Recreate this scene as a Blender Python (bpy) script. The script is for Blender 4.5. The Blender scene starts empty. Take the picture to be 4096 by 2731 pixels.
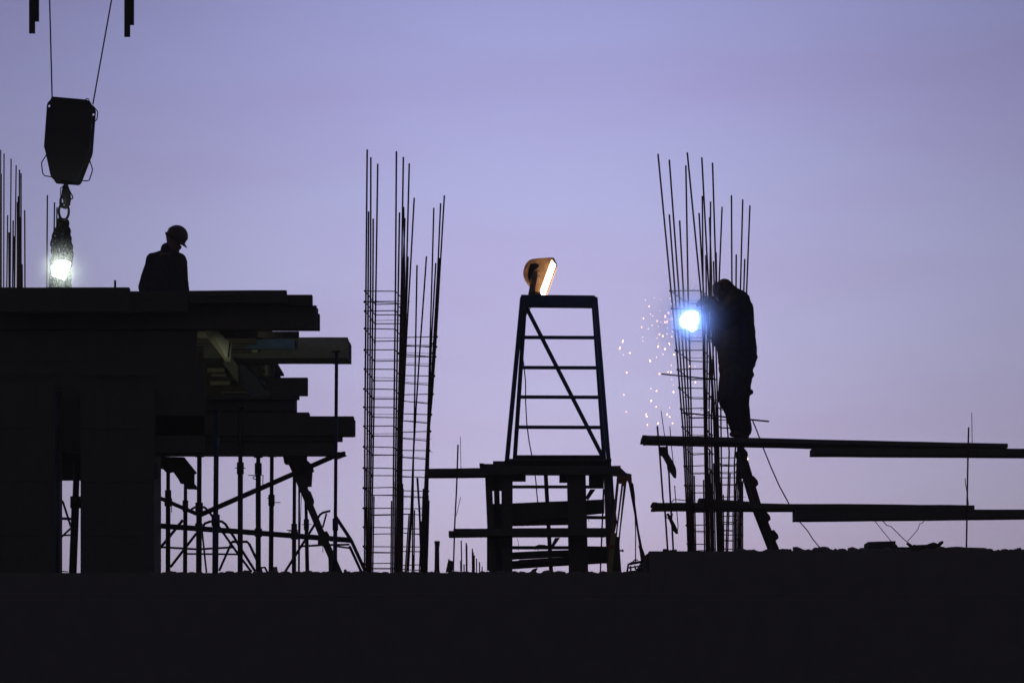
import bpy, bmesh, math, random
from mathutils import Vector, Matrix
random.seed(7)
sc = bpy.context.scene

# ------------------------------------------------------------------ camera
EYE = 1.6
F = 10867.0          # focal length in photograph pixels (4096 wide)
CX, HOR = 2048.0, 3048.0
cam_d = bpy.data.cameras.new('camera'); cam = bpy.data.objects.new('camera', cam_d)
sc.collection.objects.link(cam); sc.camera = cam
cam.location = (0, 0, EYE); cam.rotation_euler = (math.radians(90), 0, 0)
cam_d.sensor_width = 36; cam_d.lens = 36*F/4096
cam_d.shift_y = (HOR-1365.5)/4096
cam_d.clip_end = 20000

# ------------------------------------------------------------------ world: dusk sky, afterglow ahead of the camera
w = bpy.data.worlds.new('World'); sc.world = w; w.use_nodes = True
nt = w.node_tree; nt.nodes.clear()
def N(t, **k):
    n = nt.nodes.new(t)
    for a, b in k.items(): setattr(n, a, b)
    return n
def M(op, a, b=None, c=None):
    n = N('ShaderNodeMath', operation=op)
    for i, v in enumerate((a, b, c)):
        if v is None: continue
        if isinstance(v, (int, float)): n.inputs[i].default_value = v
        else: nt.links.new(v, n.inputs[i])
    return n.outputs[0]
tc = N('ShaderNodeTexCoord'); sp = N('ShaderNodeSeparateXYZ'); nt.links.new(tc.outputs['Generated'], sp.inputs[0])
X, Y, Z = sp.outputs
ramp = N('ShaderNodeValToRGB'); nt.links.new(M('ABSOLUTE', Z), ramp.inputs[0])
stops = [(0.0, (.665,.560,.735)), (.075, (.625,.557,.770)), (.13, (.545,.520,.785)), (.185, (.475,.475,.775)), (.24, (.375,.378,.690)),
         (.30, (.265,.280,.555)), (.5, (.14,.15,.30)), (1.0, (.06,.065,.14))]
el = ramp.color_ramp.elements
while len(el) < len(stops): el.new(0.5)
for e, (p, c) in zip(el, stops): e.position = p; e.color = (*c, 1)
hl = M('SQRT', M('ADD', M('MULTIPLY', X, X), M('MULTIPLY', Y, Y)))
az = M('DIVIDE', Y, M('MAXIMUM', hl, 1e-4))
wide = M('POWER', M('ADD', M('MULTIPLY', az, .5), .5), 3.0)
xo = M('SUBTRACT', X, 0.01)
tight = M('EXPONENT', M('MULTIPLY', M('MULTIPLY', xo, xo), -1/.024))
fall = M('ADD', M('MULTIPLY', wide, M('ADD', M('MULTIPLY', tight, .54), .40)), .21)
# faint mauve cloud veils
mp = N('ShaderNodeMapping'); mp.inputs['Scale'].default_value = (3.0, 3.0, 17.0); nt.links.new(tc.outputs['Generated'], mp.inputs[0])
nz = N('ShaderNodeTexNoise'); nz.inputs['Scale'].default_value = 1.6; nz.inputs['Detail'].default_value = 6; nt.links.new(mp.outputs[0], nz.inputs['Vector'])
cr = N('ShaderNodeMapRange'); cr.inputs[1].default_value = .48; cr.inputs[2].default_value = .75; cr.inputs[3].default_value = 0; cr.inputs[4].default_value = .6
nt.links.new(nz.outputs[0], cr.inputs[0])
mx = N('ShaderNodeMix', data_type='RGBA'); nt.links.new(cr.outputs[0], mx.inputs[0]); nt.links.new(ramp.outputs[0], mx.inputs[6])
mul = N('ShaderNodeMix', data_type='RGBA', blend_type='MULTIPLY'); mul.inputs[0].default_value = 1
nt.links.new(ramp.outputs[0], mul.inputs[6]); mul.inputs[7].default_value = (.95, .82, .86, 1); nt.links.new(mul.outputs[2], mx.inputs[7])
sky = N('ShaderNodeTexSky', sky_type='NISHITA'); sky.sun_disc = False; sky.sun_elevation = math.radians(0.5); sky.sun_rotation = 0
bg = N('ShaderNodeBackground'); nt.links.new(mx.outputs[2], bg.inputs[0]); nt.links.new(fall, bg.inputs[1])
bg2 = N('ShaderNodeBackground'); nt.links.new(sky.outputs[0], bg2.inputs[0]); bg2.inputs[1].default_value = .0008
bg.name = 'dusk'
ad = N('ShaderNodeAddShader'); nt.links.new(bg.outputs[0], ad.inputs[0]); nt.links.new(bg2.outputs[0], ad.inputs[1])
out = N('ShaderNodeOutputWorld'); nt.links.new(ad.outputs[0], out.inputs[0])

# the sun is already down behind the site: only a trace of it, from ahead
sl = bpy.data.lights.new('sun', 'SUN'); sl.energy = .04; sl.angle = math.radians(10); sl.color = (1, .75, .7)
so = bpy.data.objects.new('sun', sl); sc.collection.objects.link(so); so.rotation_euler = (math.radians(-89), 0, 0)

vs = sc.view_settings; vs.view_transform = 'Standard'; vs.look = 'None'; vs.gamma = 1; vs.exposure = 0; vs.use_curve_mapping = False

# ------------------------------------------------------------------ picking points off the photograph
ZM = {0:(0,0,1), 'D':(0,0,.5742), 1:(0,0,3.92), 2:(100,350,3.92), 3:(0,600,2.6125), 4:(500,850,4.48), 5:(600,1100,2.613), 6:(0,1400,1.65),
      7:(600,1600,2.09), 8:(1000,1700,2.412), 9:(1400,550,2.4133), 10:(1400,1100,2.4133), 11:(1400,1700,2.4133), 12:(1950,950,1.7417),
      13:(1650,1750,2.352), 14:(2500,580,2.6133), 15:(2450,1050,2.4123), 16:(2550,1600,2.4123), 17:(3100,1600,2.3614),
      20:(170,700,3.408), 21:(2050,1000,7.839), 22:(2600,1080,5.2267), 23:(2780,1080,2.305)}
def P(k, x, y, d):
    ox, oy, s = ZM[k]
    return Vector(((ox+x/s-CX)/F*d, d, EYE+(HOR-(oy+y/s))/F*d))
def px(k, n, d): return n/ZM[k][2]/F*d          # n zoom pixels at depth d in metres
ZF = P(0, 2048, 2290, 29).z                     # floor slab top
ZR = P(0, 3000, 2203, 29).z                     # raised slab on the right
ZD = P('D', 400, 660, 30).z                     # upper deck top

# ------------------------------------------------------------------ materials
def mat(name, c1, c2, scale=8, rough=.8, metal=0, bump=.3, stretch=(1,1,1)):
    m = bpy.data.materials.new(name); m.use_nodes = True; t = m.node_tree; b = t.nodes['Principled BSDF']
    co = t.nodes.new('ShaderNodeTexCoord'); mp = t.nodes.new('ShaderNodeMapping'); mp.inputs['Scale'].default_value = stretch
    n = t.nodes.new('ShaderNodeTexNoise'); n.inputs['Scale'].default_value = scale; n.inputs['Detail'].default_value = 6
    r = t.nodes.new('ShaderNodeValToRGB'); r.color_ramp.elements[0].color = (*c1,1); r.color_ramp.elements[1].color = (*c2,1)
    r.color_ramp.elements[0].position = .35; r.color_ramp.elements[1].position = .65
    t.links.new(co.outputs['Object'], mp.inputs[0]); t.links.new(mp.outputs[0], n.inputs['Vector']); t.links.new(n.outputs[0], r.inputs[0])
    t.links.new(r.outputs[0], b.inputs['Base Color']); b.inputs['Roughness'].default_value = rough; b.inputs['Metallic'].default_value = metal
    b.inputs['Specular IOR Level'].default_value = .25
    bp = t.nodes.new('ShaderNodeBump'); bp.inputs['Strength'].default_value = bump; bp.inputs['Distance'].default_value = .01
    t.links.new(n.outputs[0], bp.inputs['Height']); t.links.new(bp.outputs[0], b.inputs['Normal'])
    return m
def emat(name, col, s):
    m = bpy.data.materials.new(name); m.use_nodes = True; t = m.node_tree; b = t.nodes['Principled BSDF']
    b.inputs['Base Color'].default_value = (.8,.8,.8,1); b.inputs['Emission Color'].default_value = (*col,1); b.inputs['Emission Strength'].default_value = s
    return m
REBAR = mat('rusty_rebar', (.03,.018,.014), (.07,.035,.02), 60, .8, .2, .5)
WIRE = mat('binding_wire', (.03,.025,.025), (.05,.04,.04), 60, .7, .4, .2)
STEEL = mat('scaffold_steel', (.035,.035,.038), (.06,.055,.05), 30, .55, .5, .3)
NAVY = mat('navy_arc_lit', (.012,.03,.06), (.02,.045,.085), 25, .45, .2, .2)  # navy base colour carries blue arc light on trestle, props and leaning timbers
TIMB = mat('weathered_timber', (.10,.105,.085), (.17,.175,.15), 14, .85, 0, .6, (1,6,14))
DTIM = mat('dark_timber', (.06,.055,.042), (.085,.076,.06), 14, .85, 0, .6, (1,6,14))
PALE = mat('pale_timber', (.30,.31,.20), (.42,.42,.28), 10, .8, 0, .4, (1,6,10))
PLY = mat('formwork_plywood', (.075,.07,.055), (.085,.078,.06), 5, .8, 0, .3)
CONC = mat('raw_concrete', (.135,.125,.10), (.15,.14,.11), 4, .9, 0, .5)
BLUE = mat('blue_plastic_sheet', (.05,.11,.17), (.08,.16,.25), 12, .5, 0, .5)
CRANE = mat('grimy_crane_paint', (.028,.027,.026), (.034,.033,.031), 12, .6, .2, .2)
CLOTH = mat('dark_workwear', (.018,.02,.03), (.03,.032,.045), 30, .95, 0, .6)
TROU = mat('dark_trousers', (.02,.02,.025), (.032,.03,.035), 30, .95, 0, .6)
SKIN = mat('skin', (.12,.07,.05), (.16,.09,.07), 30, .6, 0, .1)
HAT = mat('hard_hat_shell', (.05,.035,.03), (.07,.045,.04), 10, .5, 0, 0)
CHAIN = mat('oily_chain', (.008,.008,.008), (.014,.013,.012), 40, .9, 0, .2)
LEATH = mat('worn_leather', (.035,.025,.02), (.06,.045,.035), 30, .75, 0, .3)
ORNG = mat('orange_enamel', (.20,.065,.03), (.25,.085,.035), 20, .5, 0, .1)
YELW = mat('yellow_wooden_leg', (.24,.20,.07), (.30,.25,.09), 20, .6, 0, .2)
LAMPB = mat('ochre_lamp_casing', (.45,.24,.11), (.55,.30,.14), 9, .5, 0, .1)
SOIL = mat('bare_earth', (.07,.055,.045), (.11,.09,.07), 2, .95, 0, .6)

# ------------------------------------------------------------------ mesh helpers
class MB:
    def __init__(s): s.v = []; s.f = []
    def add(s, vs, fs):
        o = len(s.v); s.v += [Vector(v) for v in vs]; s.f += [tuple(i+o for i in f) for f in fs]; return s
    def hexa(s, a, b):                      # two quads
        return s.add(list(a)+list(b), [(0,1,2,3),(7,6,5,4),(0,4,5,1),(1,5,6,2),(2,6,7,3),(3,7,4,0)])
    def box(s, x0, x1, y0, y1, z0, z1):
        return s.hexa([(x0,y0,z0),(x1,y0,z0),(x1,y0,z1),(x0,y0,z1)], [(x0,y1,z0),(x1,y1,z0),(x1,y1,z1),(x0,y1,z1)])
    def tube(s, pts, r, n=8, r2=None):
        pts = [Vector(p) for p in pts]; m = len(pts); o = len(s.v)
        for i, p in enumerate(pts):
            t = (pts[min(i+1,m-1)]-pts[max(i-1,0)]).normalized()
            a = t.cross(Vector((0,1,0)));
            if a.length < .05: a = t.cross(Vector((1,0,0)))
            a.normalize(); b = t.cross(a)
            rr = r if r2 is None else r+(r2-r)*i/(m-1)
            for k in range(n):
                q = 2*math.pi*k/n; s.v.append(p+a*math.cos(q)*rr+b*math.sin(q)*rr)
        for i in range(m-1):
            for k in range(n):
                s.f.append((o+i*n+k, o+i*n+(k+1)%n, o+(i+1)*n+(k+1)%n, o+(i+1)*n+k))
        s.f.append(tuple(o+k for k in range(n))[::-1]); s.f.append(tuple(o+(m-1)*n+k for k in range(n)))
        return s
    def prism(s, pts, th):                  # outline (front points), extruded away from the viewer
        pts = [Vector(p) for p in pts]; n = len(pts)
        back = [p+Vector((0,th,0)) for p in pts]
        return s.add(pts+back, [tuple(range(n)), tuple(range(2*n-1,n-1,-1))]+[(i,(i+1)%n+0,(i+1)%n+n,i+n)[::-1] for i in range(n)])
    def ball(s, c, rx, ry=None, rz=None, n=10, m=7, rot=None, jit=0):
        ry = ry or rx; rz = rz or rx; c = Vector(c); o = len(s.v)
        R = rot or Matrix.Identity(3)
        s.v.append(c+R@Vector((0,0,rz)))
        for i in range(1,m):
            for k in range(n):
                a = math.pi*i/m; b = 2*math.pi*k/n; q = 1+random.uniform(-jit,jit)
                s.v.append(c+R@Vector((rx*math.sin(a)*math.cos(b)*q, ry*math.sin(a)*math.sin(b)*q, rz*math.cos(a)*q)))
        s.v.append(c+R@Vector((0,0,-rz))); e = len(s.v)-1
        for k in range(n):
            s.f.append((o, o+1+k, o+1+(k+1)%n)); s.f.append((e, o+1+(m-2)*n+(k+1)%n, o+1+(m-2)*n+k))
        for i in range(m-2):
            for k in range(n):
                s.f.append((o+1+i*n+k, o+1+(i+1)*n+k, o+1+(i+1)*n+(k+1)%n, o+1+i*n+(k+1)%n))
        return s
    def ring(s, c, R, r, ax, up, oval=1.0, n=14, m=6, arc=(0,2*math.pi)):      # torus in plane (ax, up)
        ax = Vector(ax).normalized(); up = Vector(up).normalized(); c = Vector(c)
        full = abs(arc[1]-arc[0]-2*math.pi) < 1e-3
        pts = [c+ax*math.cos(arc[0]+(arc[1]-arc[0])*k/n)*R+up*math.sin(arc[0]+(arc[1]-arc[0])*k/n)*R*oval for k in range(n+(0 if full else 1))]
        if not full: return s.tube(pts, r, m)
        nrm = ax.cross(up); o = len(s.v)
        for k, p in enumerate(pts):
            rd = (p-c).normalized()
            for j in range(m):
                q = 2*math.pi*j/m; s.v.append(p+rd*math.cos(q)*r+nrm*math.sin(q)*r)
        for k in range(n):
            for j in range(m):
                s.f.append((o+k*m+j, o+k*m+(j+1)%m, o+((k+1)%n)*m+(j+1)%m, o+((k+1)%n)*m+j))
        return s
    def build(s, name, m, parent=None, smooth=False, top=None, label=None):
        """top = (label, category, group) for a one-mesh thing"""
        me = bpy.data.meshes.new(name)
        if parent is not None:
            r = parent
            while r.parent: r = r.parent
            org = r.location.copy()
        else:
            xs = [v.x for v in s.v]; ys = [v.y for v in s.v]; zs = [v.z for v in s.v]
            org = Vector(((min(xs)+max(xs))/2, (min(ys)+max(ys))/2, min(zs)))
        me.from_pydata([v-org for v in s.v], [], s.f); me.update()
        bm = bmesh.new(); bm.from_mesh(me); bmesh.ops.recalc_face_normals(bm, faces=bm.faces); bm.to_mesh(me); bm.free()
        if smooth: me.polygons.foreach_set('use_smooth', [True]*len(me.polygons))
        me.materials.append(m); o = bpy.data.objects.new(name, me); sc.collection.objects.link(o)
        if parent is not None: o.parent = parent
        else: o.location = org
        if label: o['label'] = label
        if top:
            o['label'] = top[0]; o['category'] = top[1]
            if len(top) > 2: o['group'] = top[2]
        return o
def thing(name, label, cat, loc, group=None):
    o = bpy.data.objects.new(name, None); sc.collection.objects.link(o); o.location = loc; o.empty_display_size = .2
    o['label'] = label; o['category'] = cat
    if group: o['group'] = group
    return o
def struct(o, kind='structure'):
    o['kind'] = kind; return o
def rodm(a, b, r, n=8): return MB().tube([a, b], r, n)

def plank(k, x0, x1, yt, yb, d, th, yt2=None, yb2=None, rag=0.0, seg=.3, chew=0):
    """a board whose outline in the picture is x0..x1, yt..yb; th = how far it reaches away from the viewer"""
    yt2 = yt if yt2 is None else yt2; yb2 = yb if yb2 is None else yb2
    a, b = P(k,x0,yt,d), P(k,x1,yt2,d)
    zb0 = P(k,x0,yb,d+th).z; zb1 = P(k,x1,yb2,d+th).z
    zb0 = min(zb0, a.z-.02); zb1 = min(zb1, b.z-.02)
    n = max(1, int(abs(b.x-a.x)/seg)) if rag else 1
    mb = MB(); st = []
    for i in range(n+1):
        t = i/n; x = a.x+(b.x-a.x)*t
        zt = a.z+(b.z-a.z)*t+random.uniform(-rag,rag); zb = zb0+(zb1-zb0)*t+random.uniform(-rag,rag)
        st += [(x,d,zb),(x,d,zt),(x,d+th,zt+random.uniform(-rag,rag)*.5),(x,d+th,zb)]
    f = [(0,1,2,3),(4*n+3,4*n+2,4*n+1,4*n)]
    for i in range(n):
        for j in range(4): f.append((4*i+j,4*i+(j+1)%4,4*i+4+(j+1)%4,4*i+4+j))
    mb.add(st, f)
    if chew:      # splintered end
        for s_ in (0,):
            for i in range(4):
                z = zb0+(a.z-zb0)*(i+.5)/4
                mb.box(a.x-random.uniform(.0,.05), a.x+.01, d+.01, d+th-.01, z-.012, z+.012)
    return mb

# ================================================================== SETTING
struct(MB().box(-300,300,-200,500,-1,0).build('ground', SOIL))
xl, xr = -8.2, 8.2
xs_ = P(0,2596,2200,29).x
sl1 = struct(MB().box(xl, xs_, 29, 46, ZF-.25, ZF).build('floor_slab', CONC))
sl2 = struct(MB().box(xs_+.002, xr, 29.003, 46, ZF-.25, ZR).build('raised_floor_slab', CONC))
MBs = MB().box(xs_-.03, xs_, 29.02, 33, ZF+.001, ZR-.03)
MBs.build('slab_edge_board', DTIM, top=('timber shutter board at the step of the slab between the rubble and the debris', 'board'))
bl = thing('concrete_building', 'unfinished concrete storey in black shade filling the bottom of the view', 'building', (0,29.2,0))
MB().box(xl, xr, 29.001, 29.3, .0, ZF-.252).build('wall', CONC, bl)

# crumbs of concrete and mortar along the slab edge
mb = MB()
for i in range(300):
    nx = random.uniform(600, 2560); d = random.uniform(29.0, 29.25); s = random.uniform(.008, .022)*(1.5 if random.random() < .1 else 1)
    c = P(0,nx,2290,d); mb.ball((c.x,d+.04,ZF+s*.3), s*random.uniform(1,3), s, s, 5, 4, jit=.25)
for i in range(260):
    nx = random.uniform(2960, 4200); d = random.uniform(29.0, 29.3); s = random.uniform(.008, .028)*(1.6 if random.random() < .12 else 1)
    c = P(0,nx,2203,d); mb.ball((c.x,d+.04,ZR+s*.3), s*random.uniform(1,2.2), s, s, 5, 4, jit=.25)
struct(mb.build('rubble', CONC), 'stuff')
for k,(x,y,w_,h_) in {'a':(16,1475,0,0)}.items(): pass
for (k,x0,x1,y0,zt,lab) in [(17,130,160,1402,ZR,'square mortar lump left of the cable foot on the right slab edge'),
                         (17,758,788,1398,ZR,'square mortar lump left of the low box on the slab edge'),
                         (17,2296,2330,1390,ZR,'square mortar lump at the right end of the slab edge'),
                         (8,902,936,1388,ZF,'small block on the floor left of the rebar cages'),
                         (8,222,265,1362,ZF,'small block at the foot of the props')]:
    a = P(k,x0,y0,29.1); b = P(k,x1,y0,29.1)
    MB().hexa([(a.x,29.1,zt),(b.x,29.1,zt),(b.x-.008,29.1,a.z),(a.x+.004,29.1,a.z-.004)], [(a.x,29.2,zt),(b.x,29.2,zt),(b.x-.01,29.2,a.z-.006),(a.x,29.2,a.z)]).build('concrete_block', CONC, top=(lab,'block'))

# ================================================================== UPPER DECK (left)
dk = thing('formwork_deck', 'stacked timber formwork deck carrying the helmeted worker, upper left', 'formwork deck', (-5,31,ZD-.4))
def dp(nm, m, *a, **k): return plank(*a, **k).build(nm, m, dk)
dp('edge_board', DTIM, 'D', -70, 296, 660, 720, 30.0, .12, rag=.002)
dp('edge_board', DTIM, 'D', 270, 431, 668.5, 720, 30.125, .12, rag=.002)
dp('edge_board', DTIM, 5, 310, 1425, 163, 300, 30.16, .1, yt2=156, rag=.003)
dp('edge_board', DTIM, 5, 300, 1694, 207, 330, 30.3, .12, rag=.003)
dp('plywood_panel', PLY, 5, -1650, 1738, 318, 578, 30.45, .1, rag=.003)
dp('edge_board', DTIM, 5, 600, 1754, 345, 560, 30.57, .08, rag=.003)
dp('edge_board', DTIM, 5, 700, 1771, 402, 585, 30.67, .10, rag=.003)
dp('plywood_panel', PLY, 5, -1650, 1555, 588, 660, 31.6, .06)
for i in range(9):                                       # deck sheets the worker walks on
    x0 = -8.0+i*.55
    MB().box(x0+.003, x0+.547, 30.13, 36.4, ZD-.07, ZD-.045).build('plywood_panel', PLY, dk)
for i in range(7):
    MB().box(-8.0, -3.08, 31.0+i*.85, 31.08+i*.85, ZD-.20, ZD-.072).build('joist', DTIM, dk)
dp('back_panel', PLY, 5, -1650, 1275, 560, 1465, 35.2, .06)
# second level beam, its lit face and blue wrap
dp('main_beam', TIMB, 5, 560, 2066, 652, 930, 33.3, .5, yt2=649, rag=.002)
dp('main_beam_end', TIMB, 5, 1900, 2093, 705, 932, 33.55, .27)
dp('small_board', TIMB, 5, 150, 1020, 690, 745, 33.15, .06)
MB().prism([P(5,1000,690,33.22),P(5,1030,672,33.22),P(5,1508,674,33.22),P(5,1512,772,33.22),P(5,1300,768,33.22),P(5,1002,770,33.22)], .02).build('blue_wrap', BLUE, dk, label='blue plastic sheet wrapped on the beam')
MB().prism([P(5,890,596,31.58),P(5,915,596,31.58),P(5,915,625,31.58),P(5,892,625,31.58)], .01).build('blue_tag', BLUE, dk)
dp('small_board', DTIM, 5, 820, 1060, 775, 815, 33.2, .05)
dp('small_board', PALE, 5, 1062, 1125, 783, 812, 33.2, .05)  # paler stub paints the lit end of the dark board
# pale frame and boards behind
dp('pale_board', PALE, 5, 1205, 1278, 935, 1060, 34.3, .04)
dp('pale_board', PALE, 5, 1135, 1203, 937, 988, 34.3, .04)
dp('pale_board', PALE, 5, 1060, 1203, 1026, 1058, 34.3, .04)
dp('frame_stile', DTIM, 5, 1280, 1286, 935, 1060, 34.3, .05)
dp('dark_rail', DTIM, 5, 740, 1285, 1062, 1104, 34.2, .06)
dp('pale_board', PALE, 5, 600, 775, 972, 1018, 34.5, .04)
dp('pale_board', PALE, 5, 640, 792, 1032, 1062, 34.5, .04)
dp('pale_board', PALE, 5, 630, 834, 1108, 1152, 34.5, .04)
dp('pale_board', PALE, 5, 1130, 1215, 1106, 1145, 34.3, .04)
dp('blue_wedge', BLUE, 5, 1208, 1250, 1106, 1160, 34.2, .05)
dp('lower_board', TIMB, 5, 1205, 1645, 1073, 1268, 33.8, .12, yt2=1070, rag=.002)
dp('small_board', DTIM, 5, 740, 1200, 1158, 1212, 34.4, .05)
dp('small_board', TIMB, 5, 745, 1225, 1214, 1240, 34.1, .05)
# leaning timbers; a lighter thin board paints the lit flank of the first
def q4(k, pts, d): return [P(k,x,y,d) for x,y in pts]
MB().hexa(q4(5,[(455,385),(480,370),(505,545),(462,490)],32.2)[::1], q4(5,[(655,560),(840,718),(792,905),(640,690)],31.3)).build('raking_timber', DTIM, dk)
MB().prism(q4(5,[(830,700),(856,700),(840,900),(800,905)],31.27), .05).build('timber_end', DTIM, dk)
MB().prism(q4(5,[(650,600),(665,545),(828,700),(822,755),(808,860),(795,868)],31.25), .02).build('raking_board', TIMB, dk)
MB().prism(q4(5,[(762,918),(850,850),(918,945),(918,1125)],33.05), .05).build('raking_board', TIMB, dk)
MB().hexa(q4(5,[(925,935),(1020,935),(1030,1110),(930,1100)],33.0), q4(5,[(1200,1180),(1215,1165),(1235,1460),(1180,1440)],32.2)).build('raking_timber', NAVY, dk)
MB().prism(q4(5,[(940,930),(960,925),(1100,1060),(1215,1215),(1205,1400),(1040,1180),(955,1050)],32.15), .03).build('raking_board', mat('shade_blue_timber', (.008,.013,.02), (.014,.022,.03), 14, .9, 0, .6, (1,6,14)), dk)  # near-black blue base colour stands for shade and blue arc light
# bottom beam mould
dp('beam_mould', PLY, 5, -500, 1520, 1266, 1440, 31.0, .25, rag=.004)
dp('beam_mould', DTIM, 5, 600, 1560, 1262, 1306, 30.9, .06)
dp('beam_mould', DTIM, 5, 500, 1660, 1433, 1560, 30.7, .2)
dp('beam_mould', DTIM, 'D', 350, 812, 955, 1004, 30.5, .18, yt2=955.5)
dp('beam_mould', DTIM, 'D', 600, 815.5, 964, 1003, 30.72, .1)
dp('beam_mould', DTIM, 'D', 350, 786, 1000, 1015, 30.55, .1)
dp('soffit_board', PLY, 'D', 353, 768, 1012, 1048.5, 30.6, .12, rag=.001)
dp('plywood_panel', PLY, 'D', -60, 452, 757, 832, 30.56, .04)
dp('plywood_panel', PLY, 'D', -60, 470, 831, 1040, 30.50, .04)
dp('plywood_panel', PLY, 'D', 468, 562, 955, 1040, 30.99, .06)
dp('hanging_panel', PLY, 'D', 132, 186, 700, 1103.5, 31.0, .08)

# dark columns
def col(k, x0, x1, yt, d, th, lab, nb=4):
    a = P(k,x0,yt,d); b = P(k,x1,yt,d)
    t = thing('formwork_column', lab, 'column', ((a.x+b.x)/2, d+th/2, ZF))
    n = nb
    for i in range(n):
        xa = a.x+(b.x-a.x)*i/n; xb = a.x+(b.x-a.x)*(i+1)/n
        MB().box(xa+.0006, xb-.0006, d+.001*(i%2), d+th, ZF+.001, a.z).build('shutter_board', PLY, t)
    for z in (.5,1.1,1.7,2.3):
        MB().box(a.x+.01, b.x-.01, d-.012, d-.001, ZF+z, ZF+z+.05).build('clamp', PLY, t)
    return t
col(6, -120, 362, 210, 30.2, .5, 'black shuttered column at the left border of the photo')
col(6, 531, 1018, 250, 30.32, .6, 'wide black shuttered column between the narrow gap and the props', 5)
pb = plank(6, 1018, 1042, 740, 848, 30.35, .1).build('timber_block', DTIM, top=('short timber packer fixed to the top right of the wide black column','timber block'))

# ================================================================== PROPS AND SCAFFOLD TUBES UNDER THE DECK
def prop(k, xt, yt, xb, yb, r_px, d, lab, collar=None, handle=None, wide=None, m=STEEL):
    a = P(k,xt,yt,d); b = P(k,xb,yb,d); t_ = (a.z-ZF-.006)/(a.z-b.z); base = a+(b-a)*t_
    base.y = d; t = thing('steel_prop', lab, 'prop', (base.x,d,ZF), 'steel props under the deck')
    r = px(k, r_px, d)
    yc = collar if collar is not None else yt+(yb-yt)*.35
    c = a+(b-a)*((yc-yt)/(yb-yt))
    MB().tube([base+Vector((0,0,.004)), c], r, 10).build('outer_tube', m, t, True)
    MB().tube([c, a], r*.82, 10).build('inner_tube', m, t, True)
    MB().tube([c-Vector((0,0,.07)), c+Vector((0,0,.06))], r*1.35, 10).build('collar', m, t, True)
    MB().box(base.x-.06, base.x+.06, d-.06, d+.06, ZF+.001, ZF+.008).build('base_plate', m, t)
    MB().box(a.x-.05, a.x+.05, d-.05, d+.05, a.z-.004, a.z+.004).build('head_plate', m, t)
    if handle:
        hb = MB()
        for p0,p1 in handle: hb.tube([P(k,*p0,d-.04), P(k,*p1,d-.04)], .005, 6)
        hb.build('handle', m, t)
    return t
prop(7,152,575,150,1440,20,31.6,'left-most steel prop right of the wide black column',795,[((180,820),(180,940))])
prop(7,297,690,293,1440,18,32.0,'steel prop under the notched bracket, second from the wide black column',880)
prop(7,413,470,408,1445,24,31.2,'third steel prop from the wide black column, just left of the blue-banded prop',900)
pb_ = prop(7,557,80,545,1445,26,30.2,'blue steel prop with a brighter blue band near its top',1000,m=NAVY)
MB().tube([P(7,571,318,30.16), P(7,571,400,30.16)], px(7,12,30.1), 10).build('blue_band', BLUE, pb_, True)
prop(7,756,60,754,1445,22,30.5,'steel prop with a thin cross pin, fifth from the wide black column',565,[((710,566),(798,568))])
prop(7,905,475,905,1445,22,31.4,'steel prop with long flat handle and ring, sixth from the wide black column',570,[((823,628),(950,628)),((945,630),(943,712)),((862,642),(884,636)),((862,656),(884,660)),((862,642),(862,656))])
prop(8,211,300,202,1420,23,31.8,'steel prop with a handle pointing right, in front of the long raking tube',720,[((165,703),(190,703)),((230,745),(295,745))])
prop(8,430,300,424,1420,21,31.5,'steel prop left of the raking timber, with a small ring handle',1000,[((355,1012),(470,1012)),((376,1025),(376,1040)),((376,1025),(396,1020)),((376,1040),(396,1042))])
prop(8,538,640,553,1420,19,32.2,'steel prop with a cross collar right behind the raking timber',955,[((502,957),(592,957))])
prop(5,1950,800,1935,2900,22,30.0,'tall slim steel prop rising to the lit beam end, right-most of the props',2600,m=NAVY)
prop(6,380,275,378,1480,12,30.05,'thin prop with a bluish sheen along the left border column',700,m=NAVY)
prop(6,508,740,480,1480,26,30.7,'slightly tilted steel prop in the narrow gap left of the wide black column',1000)
rod1 = rodm(P(8,475,560,31.9), P(8,472,1420,31.9), .012)
rod1.build('steel_rod', REBAR, top=('thin upright rod standing close right of the prop with the ring handle','rod'))
rodm(P(8,497,640,31.95), P(8,483,1060,31.95), .004).build('wire', WIRE, top=('hair-thin wire hanging between two props under the deck','wire'))
# bracket heads under the deck
MB().prism(q4(7,[(40,470),(285,475),(385,600),(365,615),(365,690),(385,715),(385,742),(350,738),(310,738),(278,695),(250,690),(240,665),(190,595),(135,605),(110,575),(70,560),(62,540),(62,655),(38,655)],31.3), .1).build('formwork_bracket', DTIM, top=('notched dark timber bracket below the deck right of the wide black column','bracket'))
MB().prism(q4(8,[(315,290),(330,365),(345,372),(368,372),(395,430),(415,470),(450,560),(480,640),(520,700),(570,640),(552,600),(552,585),(588,584),(597,445),(612,440),(600,380),(578,362),(545,330),(545,290)],31.0), .12).build('formwork_bracket', DTIM, top=('blocky dark bracket at the head of the raking timber','bracket'))
rk = thing('raking_shore', 'heavy raking timber shore with cleats slanting down to the floor beside the slim prop', 'timber shore', (P(8,820,1420,30.8).x,30.8,ZF))
a = P(8,475,560,30.8); MB().prism(q4(8,[(455,570),(545,610),(700,990),(815,1245),(900,1440),(760,1440),(755,1280),(660,1060)],30.8), .08).build('timber', DTIM, rk)
MB().prism(q4(8,[(545,650),(582,638),(613,720),(612,750),(600,760)],30.78), .1).build('cleat', DTIM, rk)
MB().prism(q4(8,[(700,1030),(740,1018),(765,1060),(765,1110),(720,1110)],30.78), .1).build('cleat', DTIM, rk)
MB().prism(q4(8,[(655,1085),(720,1085),(740,1150),(700,1160),(653,1150)],30.78), .1).build('cleat', DTIM, rk)
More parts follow.
